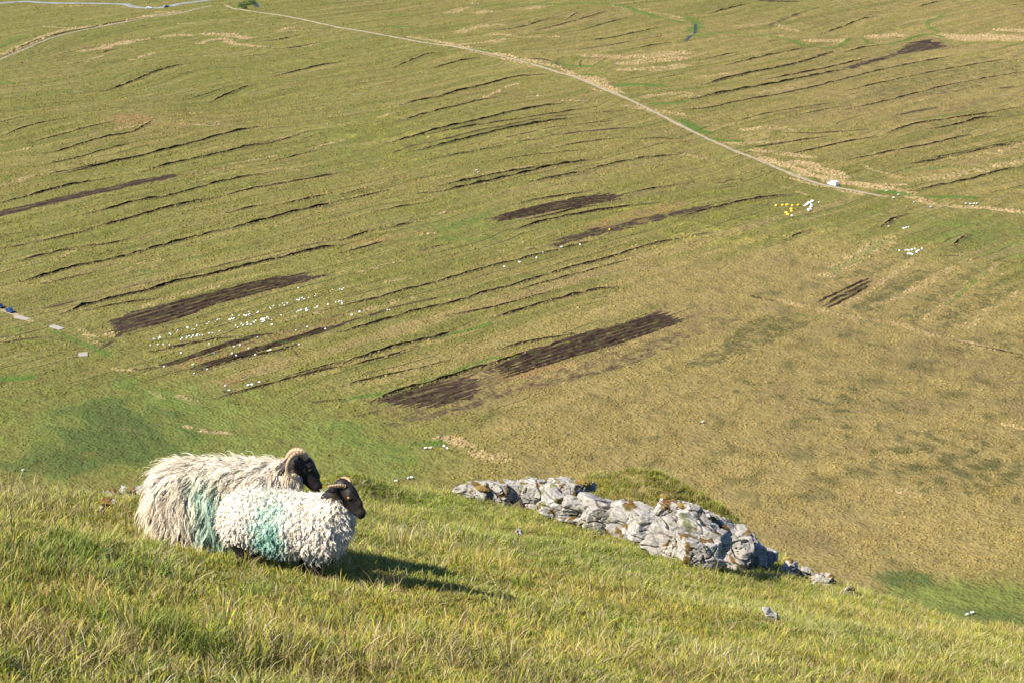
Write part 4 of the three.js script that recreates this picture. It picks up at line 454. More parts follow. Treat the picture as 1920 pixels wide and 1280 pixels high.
function headGeo(s, lamb) {
  const B = [[[-.025, .018, 0, .054], [.03, .014, 0, .05]], [[.03, .004, 0, .047], [.16, -.036, 0, .03]], [[.02, .035, 0, .03], [.12, .006, 0, .026]], [[.0, -.034, .0, .042], [.135, -.058, 0, .022]], [[.168, -.036, 0, .028], [.174, -.05, 0, .026]], [[-.02, -.015, .026, .037], [.03, -.02, .022, .033]], [[-.02, -.015, -.026, .037], [.03, -.02, -.022, .033]], [[.045, .03, .034, .017], [.075, .02, .03, .014]], [[.045, .03, -.034, .017], [.075, .02, -.03, .014]], [[-.03, -.02, 0, .055], [-.045, -.13, 0, .06]]];
  const ears = [1, -1].flatMap(k => [[[-.03, .012, k * .05, .014], [-.045, .008, k * .095, .021]], [[-.045, .008, k * .095, .021], [-.065, -.004, k * .135, .006]]]);
  const f = (x, y, z) => { x /= s; y /= s; z /= s; let d = 1; for (const [a, b] of B) d = smin(d, cap(x, y, z * 1.24, a, b), .022); d /= 1.06; for (const [a, b] of ears) d = smin(d, cap(x, (y - .006) * 1.5 + .006, z, a, b), .01);
    for (const k of [1, -1]) { d = Math.max(d, -(Math.hypot(x - .198, (y + .036) * 1.4, z - k * .014) - .008)); d = Math.max(d, -cap(x, y, z, [.11, -.052, k * .036, .003], [.2, -.064, k * .006, .004])); d = Math.max(d, -(Math.hypot(x - .058, y - .014, z - k * .048) - .012)); d = smin(d, cap(x, y, z, [.044, .024, k * .046, .006], [.074, .022, k * .042, .005]), .006); }
    return d * s; };
  const g = surfaceNets(f, [-.2 * s, -.17 * s, -.17 * s], [.22 * s, .11 * s, .17 * s], .0045 * s / .9);
  return paintGeo(g, (x, y, z) => { x /= s; y /= s; const n = n3(x * 60, y * 60, z * 60); let c = [.013 + .004 * n, .0105 + .003 * n, .010 + .003 * n]; c = mixc(c, [.045, .028, .02], .6 * sst(.1, .5, n3(x * 25 + 4, y * 25, z * 30))); if (!lamb && y > .06 && x < .02 && x > -.06) c = mixc(c, [.05, .32, .16], sst(.062, .07, y + .006 * n)); return c; });
}
function horn(pts, r0, r1, rings) {
  const c = new THREE.CatmullRomCurve3(pts.map(p => new THREE.Vector3(...p))), N = 72, M = 12, fr = c.computeFrenetFrames(N), pos = [], col = [], idx = [];
  for (let i = 0; i <= N; i++) { const t = i / N, p = c.getPointAt(t), rr = lerp(r0, r1, Math.pow(t, .8)) * (1 + .075 * Math.sin(t * rings * 6.283) + .03 * n2(t * 40, r0 * 900)); for (let j = 0; j < M; j++) { const a = j / M * 6.283, q = fr.normals[i].clone().multiplyScalar(Math.cos(a) * rr).addScaledVector(fr.binormals[i], Math.sin(a) * rr * .78); pos.push(p.x + q.x, p.y + q.y, p.z + q.z); const w = clamp(.5 + .5 * Math.sin(t * rings * 6.283 + 1) + .5 * n2(t * 60, j)); col.push(...mixc([.37, .27, .165], [.24, .15, .08], w)); } }
  for (let i = 0; i < N; i++) for (let j = 0; j < M; j++) { const a = i * M + j, b = i * M + (j + 1) % M; idx.push(a, b, a + M, b, b + M, a + M); }
  const e = c.getPointAt(1), k = pos.length / 3; pos.push(e.x, e.y, e.z); col.push(.24, .16, .09); for (let j = 0; j < M; j++) idx.push(N * M + j, N * M + (j + 1) % M, k); return geoFrom(pos, col, idx);
}
const woolMat = new THREE.MeshPhysicalMaterial({ vertexColors: true, roughness: 1, specularIntensity: .2,  side: THREE.DoubleSide });
const hideMat = new THREE.MeshPhysicalMaterial({ vertexColors: true, roughness: .55, specularIntensity: .5 });
// spec: torso bones, leg bones, head placement, fleece
function sheep(S) {
  const root = new THREE.Group(), wool = S.wool, legs = S.legs;
  const dist = (l, x, y, z, k) => { let d = 9; for (const [a, b] of l) d = smin(d, cap(x, y, z, a, b), k); return d; };
  const torso = (x, y, z) => dist(wool, x, y, z, .09);
  const body = surfaceNets((x, y, z) => smin(torso(x, y, z), dist(legs, x, y, z, .03), .03), S.min, S.max, .0125);
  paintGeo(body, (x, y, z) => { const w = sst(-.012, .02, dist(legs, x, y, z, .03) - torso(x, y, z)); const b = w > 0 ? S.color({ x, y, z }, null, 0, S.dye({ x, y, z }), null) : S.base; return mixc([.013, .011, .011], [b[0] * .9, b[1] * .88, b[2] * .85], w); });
  const hg = headGeo(S.headScale, S.lamb), hm = new THREE.Matrix4().compose(new THREE.Vector3(...S.head), new THREE.Quaternion().setFromEuler(new THREE.Euler(...S.headTurn, 'YZX')), new THREE.Vector3(1, 1, 1)); hg.applyMatrix4(hm);
  part(root, 'body', mergeGeometries([body, hg]), hideMat);
  // fleece of separate locks gathered into staples
  const P_ = body.attributes.position, I = body.index.array, tri = [], r = rng(S.seed); let acc = 0; const A = new THREE.Vector3(), B = new THREE.Vector3(), C = new THREE.Vector3(), nrm = new THREE.Vector3();
  for (let t = 0; t < I.length; t += 3) { A.fromBufferAttribute(P_, I[t]); B.fromBufferAttribute(P_, I[t + 1]); C.fromBufferAttribute(P_, I[t + 2]); const cx = (A.x + B.x + C.x) / 3, cy = (A.y + B.y + C.y) / 3, cz = (A.z + B.z + C.z) / 3; if (Math.abs(torso(cx, cy, cz)) > .022 || S.bare(cx, cy, cz)) continue; acc += B.clone().sub(A).cross(C.clone().sub(A)).length() / 2; tri.push([t, acc]); }
  const eps = .004, grad = (x, y, z) => nrm.set(torso(x + eps, y, z) - torso(x - eps, y, z), torso(x, y + eps, z) - torso(x, y - eps, z), torso(x, y, z + eps) - torso(x, y, z - eps)).normalize();
  const pick = () => { const q = r() * acc; let lo = 0, hi = tri.length - 1; while (lo < hi) { const m = (lo + hi) >> 1; tri[m][1] < q ? lo = m + 1 : hi = m; } const t = tri[lo][0]; A.fromBufferAttribute(P_, I[t]); B.fromBufferAttribute(P_, I[t + 1]); C.fromBufferAttribute(P_, I[t + 2]); let u = r(), v = r(); if (u + v > 1) { u = 1 - u; v = 1 - v; } return A.clone().addScaledVector(B.clone().sub(A), u).addScaledVector(C.clone().sub(A), v); };
  const clumps = []; for (let i = 0; i < S.clumps; i++) { const p = pick(), n = grad(p.x, p.y, p.z).clone(); clumps.push({ p, n, ph: r() * 6.283, L: S.length(p) * (.75 + .5 * r()), k: .88 + .24 * r(), j: new THREE.Vector3(r() - .5, r() - .5, r() - .5), w: r() }); }
  const cellS = .06, hash = new Map(), key = (x, y, z) => `${Math.floor(x / cellS)},${Math.floor(y / cellS)},${Math.floor(z / cellS)}`; clumps.forEach(c => { const k = key(c.p.x, c.p.y, c.p.z); (hash.get(k) ?? hash.set(k, []).get(k)).push(c); });
  const pos = [], col = [], idx = [], SEG = S.seg;
  for (let i = 0; i < S.locks; i++) {
    const p = pick(), n = grad(p.x, p.y, p.z).clone(); let best = null, bd = 9; for (let a = -1; a <= 1; a++) for (let b = -1; b <= 1; b++) for (let c = -1; c <= 1; c++) for (const q of hash.get(key(p.x + a * cellS, p.y + b * cellS, p.z + c * cellS)) ?? []) { const d = q.p.distanceToSquared(p); if (d < bd) { bd = d; best = q; } } if (!best) continue;
    const stray = r() < S.stray, L = best.L * (.75 + .45 * r()) * (stray ? 1.25 : 1), [fx, fy, fz] = S.flow(p, n, best), fl = new THREE.Vector3(fx, fy, fz).addScaledVector(best.j, S.mess); const dn = fl.dot(n); fl.addScaledVector(n, -dn * (dn < 0 ? 1 : .4)); fl.normalize(); const out = S.out * (stray ? 1.7 : 1) * (.7 + .6 * best.w);
    const side = new THREE.Vector3().crossVectors(fl, n).normalize(), conv = best.p.clone().sub(p), w0 = S.width * (.6 + .8 * r()), dye = S.dye(p, n), tone = best.k * (.9 + .2 * r()), o0 = pos.length / 3;
    const pt = t => p.clone().addScaledVector(n, -.008 + L * out * (t - .45 * t * t)).addScaledVector(fl, L * (1 - out * .4) * t).addScaledVector(conv, S.gather * t * Math.min(1, .05 / (Math.sqrt(bd) + 1e-4))).addScaledVector(side, S.wave * L * Math.sin(t * S.curls * 6.283 + best.ph) * t).addScaledVector(n, S.wave * .6 * L * Math.cos(t * S.curls * 6.283 + best.ph * 1.7) * t).add(new THREE.Vector3(0, -S.sag * L * t * t, 0));
    let prev = null; for (let s = 0; s <= SEG; s++) { const t = s / SEG, q = pt(t), tg = pt(Math.min(1, t + .08)).sub(pt(Math.max(0, t - .08))).normalize(), e1 = new THREE.Vector3().crossVectors(tg, n).normalize(), e2 = new THREE.Vector3().crossVectors(tg, e1), w = w0 * (t < .5 ? 1 : lerp(1, S.tip, (t - .5) * 2));
      const c = S.color(p, n, t, dye, r), kk = tone; for (let m = 0; m < 3; m++) { const a = m * 2.094 + best.ph; const v = q.clone().addScaledVector(e1, Math.cos(a) * w).addScaledVector(e2, Math.sin(a) * w * .6); pos.push(v.x, v.y, v.z); col.push(c[0] * kk, c[1] * kk, c[2] * kk); } }
    for (let s = 0; s < SEG; s++) for (let m = 0; m < 3; m++) { const a = o0 + s * 3 + m, b = o0 + s * 3 + (m + 1) % 3; idx.push(a, b, a + 3, b, b + 3, a + 3); } const z = o0 + SEG * 3; idx.push(z, z + 1, z + 2);
  }
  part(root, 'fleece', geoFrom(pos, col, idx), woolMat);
  for (const k of [1, -1]) { const h = horn(S.horn.map(([x, y, z]) => [x, y, z * k]), S.hornR[0], S.hornR[1], S.rings); h.applyMatrix4(hm); part(root, 'horn', h, new THREE.MeshStandardMaterial({ vertexColors: true, roughness: .55 }));
    const e = new THREE.SphereGeometry(.0112 * S.headScale, 16, 12); e.translate(.057 * S.headScale, .0135 * S.headScale, k * .0445 * S.headScale); e.applyMatrix4(hm); const eye = part(root, 'eye', e, std([.30, .17, .05], .12)); const pu = new THREE.SphereGeometry(.0045 * S.headScale, 10, 8); pu.scale(1.6, .75, .6); pu.translate(.0575 * S.headScale, .0135 * S.headScale, k * .0535 * S.headScale); pu.applyMatrix4(hm); part(eye, 'pupil', pu, std([.004, .004, .005], .1)); }
  return root;
}
const TEAL = [.13, .48, .39], TEAL2 = [.025, .25, .20];
const quadLeg = (x, y, z, kind) => kind === 'hind' ? [[[x + .02, y, z, .075], [x + .075, y - .14, z, .042]], [[x + .075, y - .14, z, .042], [x - .02, y - .245, z, .026]], [[x - .02, y - .245, z, .024], [x, .035, z, .019]], [[x, .04, z, .02], [x + .022, .012, z, .026]]] : [[[x, y, z, .06], [x + .012, y - .15, z, .034]], [[x + .012, y - .15, z, .033], [x, y - .27, z, .022]], [[x, y - .27, z, .021], [x + .004, .035, z, .018]], [[x + .004, .04, z, .02], [x + .026, .012, z, .025]]];
const ewe = sheep({
  seed: 5, lamb: false, base: [.6, .5, .37], min: [-.72, -.03, -.36], max: [.62, .86, .36],
  wool: [[[-.36, .415, 0, .195], [-.1, .40, 0, .215]], [[-.1, .40, 0, .215], [.14, .41, 0, .205]], [[.12, .41, 0, .205], [.22, .44, 0, .175]], [[.19, .47, 0, .14], [.32, .575, .02, .095]], [[-.33, .50, 0, .11], [.2, .495, 0, .1]]],
  legs: [...quadLeg(-.36, .36, .1, 'hind'), ...quadLeg(-.32, .36, -.1, 'hind'), ...quadLeg(.12, .35, .09, 'fore'), ...quadLeg(.16, .35, -.09, 'fore')],
  head: [.385, .66, .06], headTurn: [-.22, -.1, -.70], headScale: 1.04, horn: [[-.005, .05, .024], [-.04, .06, .046], [-.078, .032, .07], [-.082, -.026, .086], [-.048, -.08, .092], [.012, -.09, .09]], hornR: [.0245, .009], rings: 15,
  bare: (x, y, z) => x > .375, clumps: 1900, locks: 27000, seg: 5, width: .0024, tip: .25, stray: .12, out: .42, mess: .55, gather: .6, wave: .075, curls: 1.3, sag: .22,
  length: p => (p.x > .24 ? .075 : .125) * (p.y < .3 ? 1.15 : 1),
  flow: (p, n) => { const top = sst(.35, .9, n.y), s = clamp(p.z / .13 + .8 * n3(p.x * 9, p.y * 9, p.z * 9), -1, 1); return [-.18 - .45 * top - .35 * clamp(-p.x - .3) + .1 * n.x, -1 + .75 * top, (.35 + .55 * top) * s * (1 - .4 * top)]; },
  dye: (p, n) => { const u = p.x + .15 + .2 * (p.y - .4), v = p.y - .38, w = sst(.16, .04, Math.abs(u) + .05 * n2(p.x * 22, p.y * 22)) * sst(.27, .14, Math.abs(v)); return p.z > -.05 ? w : 0; },
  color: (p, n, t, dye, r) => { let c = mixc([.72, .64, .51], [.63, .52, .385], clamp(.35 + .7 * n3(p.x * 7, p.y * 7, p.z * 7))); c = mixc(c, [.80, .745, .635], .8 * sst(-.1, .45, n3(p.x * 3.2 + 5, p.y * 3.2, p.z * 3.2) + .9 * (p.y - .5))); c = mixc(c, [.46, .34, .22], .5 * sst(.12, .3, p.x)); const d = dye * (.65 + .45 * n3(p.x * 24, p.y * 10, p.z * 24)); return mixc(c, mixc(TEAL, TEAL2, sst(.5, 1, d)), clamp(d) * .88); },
});
const lambO = sheep({
  seed: 9, lamb: true, base: [.75, .69, .58], min: [-.55, -.03, -.3], max: [.52, .66, .3],
  wool: [[[-.225, .335, 0, .145], [0, .325, 0, .155]], [[0, .325, 0, .155], [.2, .335, 0, .155]], [[.2, .345, 0, .145], [.27, .42, .02, .10]], [[.265, .42, .02, .095], [.315, .525, .05, .06]], [[-.22, .385, 0, .1], [.15, .38, 0, .1]]],
  legs: [...quadLeg(-.29, .27, .075, 'hind'), ...quadLeg(-.2, .27, -.075, 'hind'), ...quadLeg(.2, .27, .07, 'fore'), ...quadLeg(.1, .27, -.07, 'fore')].map(([a, b]) => [[a[0], a[1], a[2], a[3] * .82], [b[0], b[1], b[2], b[3] * .82]]),
  head: [.35, .605, .085], headTurn: [0, -.3, -.52], headScale: .9, horn: [[-.005, .045, .03], [-.025, .046, .05], [-.05, .03, .07], [-.076, .004, .084]], hornR: [.0135, .0055], rings: 8,
  bare: (x, y, z) => y > .57 && x > .29, clumps: 4200, locks: 40000, seg: 3, width: .0023, tip: .5, stray: .04, out: .85, mess: .7, gather: .4, wave: .16, curls: 1.1, sag: .12,
  length: p => p.x > .26 ? .042 : .031, flow: (p, n) => [-.25 + .3 * n.x, -.6, .15 * Math.sign(p.z || 1)],
  dye: (p, n) => { const u = p.x + .055 + .1 * (p.y - .3), v = p.y - .26, w = sst(.15, .03, Math.abs(u) + .05 * n2(p.x * 14, p.y * 14)) * sst(.34, .06, Math.abs(v) + .05 * n2(p.x * 18 + 9, p.y * 18)); return p.z > -.06 ? w : 0; },
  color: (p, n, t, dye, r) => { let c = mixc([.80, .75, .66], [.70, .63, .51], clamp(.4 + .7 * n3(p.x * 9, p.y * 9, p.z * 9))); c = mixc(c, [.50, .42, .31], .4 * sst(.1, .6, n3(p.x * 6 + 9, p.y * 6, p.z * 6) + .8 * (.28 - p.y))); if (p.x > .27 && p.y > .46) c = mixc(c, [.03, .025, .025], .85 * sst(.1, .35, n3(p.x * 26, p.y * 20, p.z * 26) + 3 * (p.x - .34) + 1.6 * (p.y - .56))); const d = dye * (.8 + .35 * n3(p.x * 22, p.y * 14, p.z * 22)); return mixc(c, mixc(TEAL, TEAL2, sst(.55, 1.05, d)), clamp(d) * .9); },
});
function stand(o, px, py, yaw, scale, name, label, back = 0) { let [x, , z] = G(px, py); x *= (back - z) / -z; z -= back; o.rotation.y = yaw; o.scale.setScalar(scale); o.position.set(x, nearH(x, z), z); const e = .3, sx = (nearH(x + e, z) - nearH(x - e, z)) / (2 * e); o.rotation.z = Math.atan(sx) * .35; o.position.y -= .015; add(o, name, label, 'sheep', 'sheep on the hillside'); }
stand(lambO, 528, 1076, -.12, 1.0, 'lamb', 'smaller white lamb with black face and teal mark in front of the ewe');
{ const [lx, , lz] = G(528, 1076), d = -lz + .44, x = (429 - 960) / FOC * d * 1.045; ewe.position.set(x, 0, -d); ewe.rotation.y = .1; ewe.scale.setScalar(.93); ewe.position.y = nearH(x, -d) - .03; ewe.rotation.z = -.05; add(ewe, 'ewe', 'big shaggy horned ewe with teal paint mark standing behind the lamb', 'sheep', 'sheep on the hillside'); }

// ------------------------------------------------------------------ small things far below on the plain
const onBog = (o, px, py, yaw = 0, lift = 0) => { const [x, z] = W(px, py); o.position.set(x, valleyH(x, z) + lift, z); o.rotation.y = yaw; return o; };
function loftSide(pts, w, bevel) { const s = new THREE.Shape(pts.map(p => new THREE.Vector2(...p))), g = new THREE.ExtrudeGeometry(s, { depth: w - 2 * bevel, bevelEnabled: true, bevelSize: bevel, bevelThickness: bevel, bevelSegments: 2, curveSegments: 6 }); g.translate(0, 0, -w / 2 + bevel); return g; }
const glassDark = std([.02, .025, .03], .08), rubber = std([.015, .015, .015], .85), steel = std([.45, .45, .46], .35, { metalness: .8 });
function vehicle(side, w, paint, panes, wheels, wr) {
  const g = new THREE.Group(); part(g, 'body', loftSide(side, w, .08), std(paint, .3));
  for (const p of panes) part(g, 'window', loftSide(p, w + .03, .01), glassDark);
  for (const x of wheels) for (const k of [1, -1]) { const c = new THREE.CylinderGeometry(wr, wr, .2, 18); c.rotateX(Math.PI / 2); c.translate(x, wr, k * (w / 2 - .06)); const wh = part(g, 'wheel', c, rubber), h = new THREE.CylinderGeometry(wr * .55, wr * .6, .22, 12); h.rotateX(Math.PI / 2); h.translate(x, wr, k * (w / 2 - .05)); part(wh, 'rim', h, steel); }
  const L = side.reduce((m, p) => Math.max(m, p[0]), -9), B = side.reduce((m, p) => Math.min(m, p[0]), 9);
  for (const k of [1, -1]) { const f = new THREE.SphereGeometry(.13, 10, 8); f.scale(.6, .8, 1.2); f.translate(L - .02, .75, k * (w / 2 - .28)); part(g, 'headlight', f, std([.75, .75, .75], .15)); const b = new THREE.BoxGeometry(.08, .3, .16); b.translate(B, .9, k * (w / 2 - .2)); part(g, 'tail_light', b, std([.35, .02, .02], .3)); }
  return g;
}
const VAN = [[-2.6, .35], [2.45, .35], [2.6, .75], [2.5, 1.15], [1.75, 1.3], [1.15, 2.15], [.8, 2.3], [-2.5, 2.3], [-2.6, 2.1]], CAR = [[-2.05, .32], [1.95, .32], [2.1, .6], [2.0, .85], [1.0, .98], [.35, 1.45], [-1.2, 1.5], [-1.85, 1.02], [-2.1, .95]];
const vanPanes = [[[1.2, 1.45], [1.62, 1.38], [1.12, 2.05], [.95, 2.05]], [[.15, 1.4], [.95, 1.4], [.85, 2.0], [.15, 2.0]]], carPanes = [[[-1.55, 1.02], [-.42, 1.02], [-.42, 1.42], [-1.15, 1.42]], [[-.32, 1.02], [.82, 1.02], [.3, 1.4], [-.32, 1.42]]];
const heading = (pts, px, py) => { const [x, z] = W(px, py); let b = 0, bd = 1e9; pts.forEach((p, i) => { const d = (p[0] - x) ** 2 + (p[1] - z) ** 2; if (d < bd && i < pts.length - 1) { bd = d; b = i; } }); return Math.atan2(-(pts[b + 1][1] - pts[b][1]), pts[b + 1][0] - pts[b][0]); };
add(onBog(vehicle(VAN, 2.0, [.78, .79, .8], vanPanes, [-1.75, 1.65], .36), 1562, 348, heading(TRK[1], 1562, 348) + Math.PI, .12), 'van', 'white van parked on the long straight track across the plain', 'van');
add(onBog(vehicle(CAR, 1.75, [.012, .035, .12], carPanes, [-1.35, 1.3], .33), 18, 586, heading(TRK[2], 18, 586), .12), 'car', 'dark blue car on the short muddy track at the left edge', 'car');
add(onBog(vehicle(CAR, 1.75, [.02, .025, .06], carPanes, [-1.35, 1.3], .33), -2, 577, heading(TRK[2], 2, 581), .12), 'car', 'navy car behind the blue car, cut by the left edge', 'car');
add(onBog(vehicle(CAR, 1.75, [.6, .62, .64], carPanes, [-1.35, 1.3], .33), 279, 16.5, heading(ROADS, 279, 15), .25), 'car', 'pale silver car in the lay-by of the far road', 'car');
add(onBog(vehicle(CAR, 1.75, [.16, .17, .18], carPanes, [-1.35, 1.3], .33), 311, 13.5, heading(ROADS, 311, 13), .25), 'car', 'grey car right of the silver one on the far road', 'car');
// ---- bags of turf
function bagGeo(seed) { const g = ico(5), p = g.attributes.position, S = seed * 4.1; for (let i = 0; i < p.count; i++) { const x = p.getX(i), y = p.getY(i), z = p.getZ(i), k = 1 + .16 * n3(x * 2 + S, y * 2, z * 2) + .07 * n3(x * 6, y * 6 + S, z * 6), pin = 1 - .55 * sst(.62, .95, x); p.setXYZ(i, x * k * .56 * (1 + .18 * sst(.8, 1, x)), Math.max(-.26, y * k * .34 * pin), z * k * .38 * pin); } g.translate(0, .25, 0); g.computeVertexNormals(); return g; }
const bags = [1, 2, 3].map(bagGeo), bagWhite = std([.72, .72, .72], .55), bagYellow = std([.75, .47, .03], .5), bagBlue = std([.05, .16, .4], .5), rb = rng(31); let bagN = 0;
function bag(px, py, label, group, m = bagWhite, s = 1, lift = 0, name = 'turf_bag') { const o = new THREE.Mesh(bags[bagN++ % 3], m); onBog(o, px, py, rb() * 6.28, lift); o.scale.setScalar(s * (.72 + .28 * rb())); o.rotation.x = (rb() - .5) * .25; return add(o, name, label, 'bag', group); }
[[1455.6, 387], [1467.8, 386], [1476.3, 385.6], [1486.2, 387], [1496.9, 386]].forEach(([x, y], i) => bag(x, y, ['yellow bag at the left end of the line of five', 'second yellow bag from the left in the line of five', 'middle yellow bag in the line of five', 'fourth yellow bag in the line of five', 'yellow bag of the line of five nearest the white heap'][i], 'yellow turf bags', bagYellow, 1.75));
[[1484.3, 393.1], [1484.7, 396.9], [1474.4, 400.3], [1477.6, 403.4]].forEach(([x, y], i) => bag(x, y, ['topmost yellow bag of the cluster under the line of five', 'second yellow bag down in the cluster under the line of five', 'leftmost yellow bag in the lower cluster', 'lowest yellow bag, left of the single white bag'][i], 'yellow turf bags', bagYellow, 1.7));
bag(1485.3, 405.5, 'single white bag just below the yellow cluster', 'white turf bags', bagWhite, 1.5); bag(1536, 380.5, 'single white bag right of the big white heap', 'white turf bags', bagWhite, 1.3);
bag(1143, 431, 'lone yellow bag beside the reddish cut strip', 'yellow turf bags', bagYellow, 1.2); bag(401.6, 663, 'small blue bag between the cut peat lines', null, bagBlue, .9);
for (let i = 0; i < 26; i++) { const t = rb(), arm = i % 3; const x = arm ? lerp(1509, 1528, t) + (rb() - .5) * 3 : lerp(1516, 1523, t) + (rb() - .5) * 4, y = arm ? lerp(387, 377, t) + (rb() - .5) * 2 : lerp(397, 386, t) + (rb() - .5) * 2; bag(x, y, 'white bag in the big heap beside the yellow bags', 'heap of white bags', bagWhite, 1.25, i > 14 ? .45 : 0); }
for (let i = 0; i < 128; i++) { const t = rb(), lo = i % 2, bunch = n2(t * 13, lo * 5), x = lerp(282, 645, t), y0 = lo ? lerp(649, 566, t) : lerp(636, 541, t); if (bunch < -.35) continue; bag(x, y0 + (rb() - .5) * 7, 'white bag in the long double row between the cut strips', 'long row of white bags', bagWhite, .55 + .75 * rb() * rb() + (lo ? .2 : 0)); }
[[1437, 100], [103, 615], [226, 804], [487, 788], [613, 830], [499, 866], [630, 600], [909, 612], [840, 687], [875, 706], [990, 640], [1048, 700], [1188, 655], [1170, 660], [1443, 605], [1518, 449], [1415, 480], [1069, 545], [1198, 430], [1680, 470], [1830, 247], [380, 680], [1912, 340], [276, 607], [855, 625]].forEach(([x, y]) => bag(260 + x / 4.8, 520 + y / 4.8, 'white bag scattered along the narrow cut peat lines', 'bags along the cut peat lines', bagWhite, .95));
[[60, 480], [102, 463], [258, 453], [270, 452]].forEach(([x, y]) => bag(640 + x / 2.977, 430 + y / 2.977, 'white bag scattered along the narrow cut peat lines', 'bags along the cut peat lines', bagWhite, .95));
[[781, 978], [985, 974], [1018, 967], [1085, 946], [813, 1020]].forEach(([x, y], i) => bag(260 + x / 4.8, 520 + y / 4.8, ['single white bag on rusty grass below the cut lines', 'left one of a pair of white bags below the cut lines', 'right one of a pair of white bags below the cut lines', 'white bag at the end of a short black ditch', 'white bag by the lowest short ditch'][i], 'white turf bags', bagWhite, 1.2));
[[1052, 150], [1090, 160], [1125, 132], [995, 186], [910, 212], [1230, 102], [1333, 88]].forEach(([x, y], i) => bag(640 + x / 2.977, 430 + y / 2.977, ['third', 'fourth', 'fifth', 'second', 'leftmost', 'sixth', 'rightmost'][i] + ' white bag along the long ditch in the middle of the plain', 'bags along the middle ditch', bagWhite, 1.15));
[[1212, 120], [1248, 118], [1263, 120], [1282, 117], [1300, 112], [1310, 125], [1320, 120], [1338, 112], [1260, 140], [1283, 143], [1308, 130], [1272, 138]].forEach(([x, y]) => bag(1280 + x / 2.977, 430 + y / 2.977, 'white bag in the cluster at the head of the cultivated stripes', 'bags above the stripes', bagWhite, 1.2));
[[1667, 426], [1695, 429], [1700, 427.5], [1704, 426.5]].forEach(([x, y], i) => bag(x, y, i ? ['', 'left', 'middle', 'right'][i] + ' white bag of the three in a short row right of the black gash' : 'single white bag at the foot of the black gash', 'bags by the black gash', bagWhite, 1.15));
// ---- grazing sheep in the distance
const farSheepGeo = (() => { const w = [[[-.3, .55, 0, .27], [.25, .56, 0, .26]], [[.2, .6, 0, .18], [.42, .62, 0, .13]]], k = [[[.45, .6, 0, .09], [.62, .48, 0, .055]], ...[[-.3, .12], [-.28, -.12], [.26, .11], [.3, -.11]].map(([x, z]) => [[x, .42, z, .06], [x, .02, z, .035]])]; const dd = (l, x, y, z) => l.reduce((m, [a, b]) => smin(m, cap(x, y, z, a, b), .04), 9);
  const g = surfaceNets((x, y, z) => Math.min(dd(w, x, y, z) + .02 * n3(x * 9, y * 9, z * 9), dd(k, x, y, z)), [-.75, -.06, -.45], [.85, .95, .45], .045); return paintGeo(g, (x, y, z) => dd(k, x, y, z) < dd(w, x, y, z) ? [.02, .018, .017] : x < -.1 && x > -.4 && y > .55 ? [.35, .55, .6] : [.68, .65, .58]); })();
function farSheep(px, py, yaw, label, group, s = 1.1) { const o = new THREE.Mesh(farSheepGeo, VC); onBog(o, px, py, yaw); o.scale.setScalar(s); add(o, 'grazing_sheep', label, 'sheep', group); }
[[1663, 359.5, .3, 'first sheep past the van, on the bright green strip'], [1676, 372.5, 2.8, 'sheep on the dark end of the straight track'], [1685.5, 367, .5, 'sheep between the track end and the green strip'], [1714, 381, 1.5, 'sheep standing on pale grass past the track end'], [1746, 390, .2, 'lowest sheep on the pale grass past the track end'], [1812, 383.5, .4, 'leftmost of four sheep in a line at the right'], [1820, 384.5, 3, 'second of four sheep in a line at the right'], [1827, 384, .2, 'third of four sheep in a line at the right'], [1832.5, 383.5, .6, 'rightmost of four sheep in a line at the right'],
  [798, 842.5, .1, 'leftmost pale sheep by the dark pool of rushes'], [807, 842, .1, 'second pale sheep by the dark pool of rushes'], [832.5, 839, 2.2, 'upper sheep of the pair right of the rushes'], [838.5, 843, 2.3, 'lower sheep of the pair right of the rushes'], [742.5, 904, .4, 'sheep nearest the foreground crest, left of a pair'], [765.5, 899, 1.2, 'left sheep of the close pair above the crest'], [772, 897.5, 2.2, 'right sheep of the close pair above the crest'],
  [893.6, 321, .2, 'bigger sheep of two above the twin cut lines'], [897, 324.5, 1, 'smaller sheep of two above the twin cut lines'], [1318.5, 793, .8, 'lone sheep in the middle of the tan heath'], [43, 884, 1, 'lone sheep on the green field at far left'], [1814.5, 1155, .6, 'left sheep of two in the dark green hollow'], [1824, 1151.5, .3, 'right sheep of two in the dark green hollow'], [886, 7.5, .3, 'left sheep of two at the top of the picture'], [897, 8.5, 1.3, 'right sheep of two at the top of the picture'], [922.5, 23.5, .4, 'sheep beside the round pale patch near the top']].forEach(([x, y, a, l]) => farSheep(x, y, a, l, 'sheep grazing on the plain'));
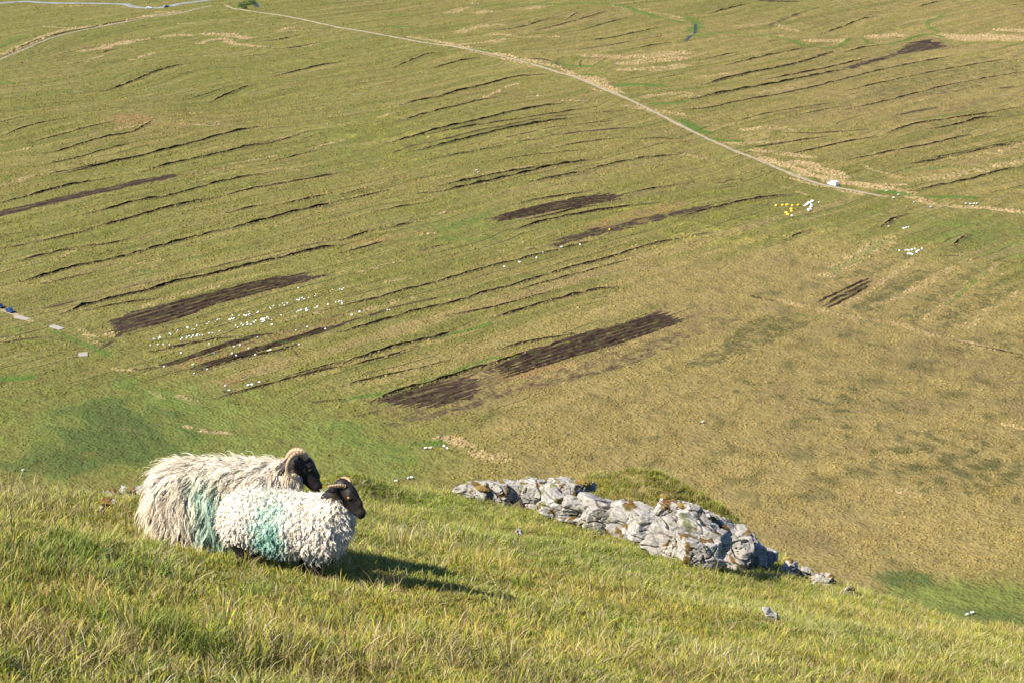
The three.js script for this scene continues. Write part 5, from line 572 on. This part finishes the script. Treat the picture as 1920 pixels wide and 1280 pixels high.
// ---- turf cutter
{ const b = [[[0, .95, .09, .1], [0, .5, .1, .075]], [[0, .5, .1, .07], [.02, .08, .11, .05]], [[0, .95, -.09, .1], [.04, .5, -.1, .075]], [[.04, .5, -.1, .07], [0, .08, -.11, .05]], [[.02, .06, .11, .045], [.16, .05, .12, .035]], [[0, .06, -.11, .045], [.14, .05, -.12, .035]], [[0, 1.0, 0, .15], [.02, 1.35, 0, .16]], [[.02, 1.38, .16, .07], [.06, 1.1, .24, .05]], [[.06, 1.1, .24, .05], [.2, .92, .2, .04]], [[.02, 1.38, -.16, .07], [.06, 1.1, -.24, .05]], [[.06, 1.1, -.24, .05], [.2, .92, -.2, .04]], [[.02, 1.45, 0, .055], [.03, 1.55, 0, .055]], [[.03, 1.62, 0, .1], [.05, 1.68, 0, .095]]];
  const g = surfaceNets((x, y, z) => b.reduce((m, [p, q]) => smin(m, cap(x, y, z, p, q), .05), 9), [-.3, -.02, -.4], [.35, 1.85, .4], .03); paintGeo(g, (x, y, z) => y > 1.68 ? [.05, .035, .025] : y > 1.5 ? [.42, .27, .2] : y > .95 ? (Math.abs(z) > .17 && x > .1 ? [.42, .27, .2] : [.6, .36, .38]) : y > .1 ? [.04, .06, .14] : [.03, .025, .02]);
  add(onBog(new THREE.Mesh(g, VC), 985, 666, 2.4), 'person', 'person in pink top and blue trousers standing by the dark peat furrows', 'person'); }
// ---- concrete slabs over the drains, fence posts
const slabMat = std([.27, .24, .22], .95);
[[41, 597, 7.5, 2.6, -.62, 'pale slab bridge just past the blue car'], [106, 614.5, 7, 2.6, -.75, 'pale slab bridge halfway down the wet track'], [155, 665, 3.4, 4.6, .2, 'square pale slab over the lower drain']].forEach(([px, py, l, w, a, label]) => { const g = new THREE.BoxGeometry(l, .3, w, 8, 1, 4), p = g.attributes.position; for (let i = 0; i < p.count; i++) p.setY(i, p.getY(i) + .05 * n2(p.getX(i), p.getZ(i))); g.computeVertexNormals(); add(onBog(new THREE.Mesh(g, slabMat), px, py, a, .15), 'slab_bridge', label, 'bridge', 'slabs over drains'); });
const postGeo = (() => { const g = new THREE.CylinderGeometry(.07, .085, 1.25, 7, 3), p = g.attributes.position; for (let i = 0; i < p.count; i++) p.setX(i, p.getX(i) + .03 * n2(p.getY(i) * 2, 4)); g.translate(0, .55, 0); return g; })(), postMat = std([.10, .08, .06], .9);
[[380, 1085], [470, 1065], [535, 1050], [625, 1020], [715, 1010]].forEach(([x, y], i) => add(onBog(new THREE.Mesh(postGeo, postMat), x / 8, 540 + y / 8 + 2), 'fence_post', ['leftmost', 'second', 'middle', 'fourth', 'rightmost'][i] + ' dark wooden post of the old fence in the left field', 'post', 'old fence posts'));
// ---- gorse bushes by the far stream
{ const r = rng(71), mat = new THREE.MeshStandardMaterial({ vertexColors: true, roughness: 1, side: THREE.DoubleSide });
  [[452, 12, 3.2, 'round dark bush at the left of the stream bend'], [463, 9, 3.8, 'tallest dark bush beside the stream bend'], [473, 6, 2.8, 'dark bush at the top of the stream bend'], [458, 16, 2.2, 'low dark bush below the stream bend']].forEach(([px, py, s, label]) => { const pos = [], col = []; for (let i = 0; i < 900; i++) { const u = r() * 2 - 1, a = r() * 6.283, q = Math.cbrt(r()) * s * (1 + .3 * n3(Math.cos(a) * 2, u * 2 + px, Math.sin(a) * 2)), c = Math.sqrt(1 - u * u), x = Math.cos(a) * c * q, y = Math.max(0, (u * .6 + .5) * q), z = Math.sin(a) * c * q, k = .8 + .5 * r(); for (let v = 0; v < 3; v++) { pos.push(x + (r() - .5) * .7, y + (r() - .5) * .6, z + (r() - .5) * .7); col.push(.05 * k, .085 * k, .018 * k); } }
    const o = new THREE.Group(); part(o, 'crown', geoFrom(pos, col), mat); const t = new THREE.CylinderGeometry(.08, .16, s * .6, 6); t.translate(0, s * .25, 0); part(o, 'trunk', t, std([.06, .045, .03])); add(onBog(o, px, py, r() * 6), 'gorse_bush', label, 'bush', 'bushes by the stream'); }); }
// ---- wisps caught in the ewe's fleece, pale rush stalks on the slope
renderer.render(scene, camera);
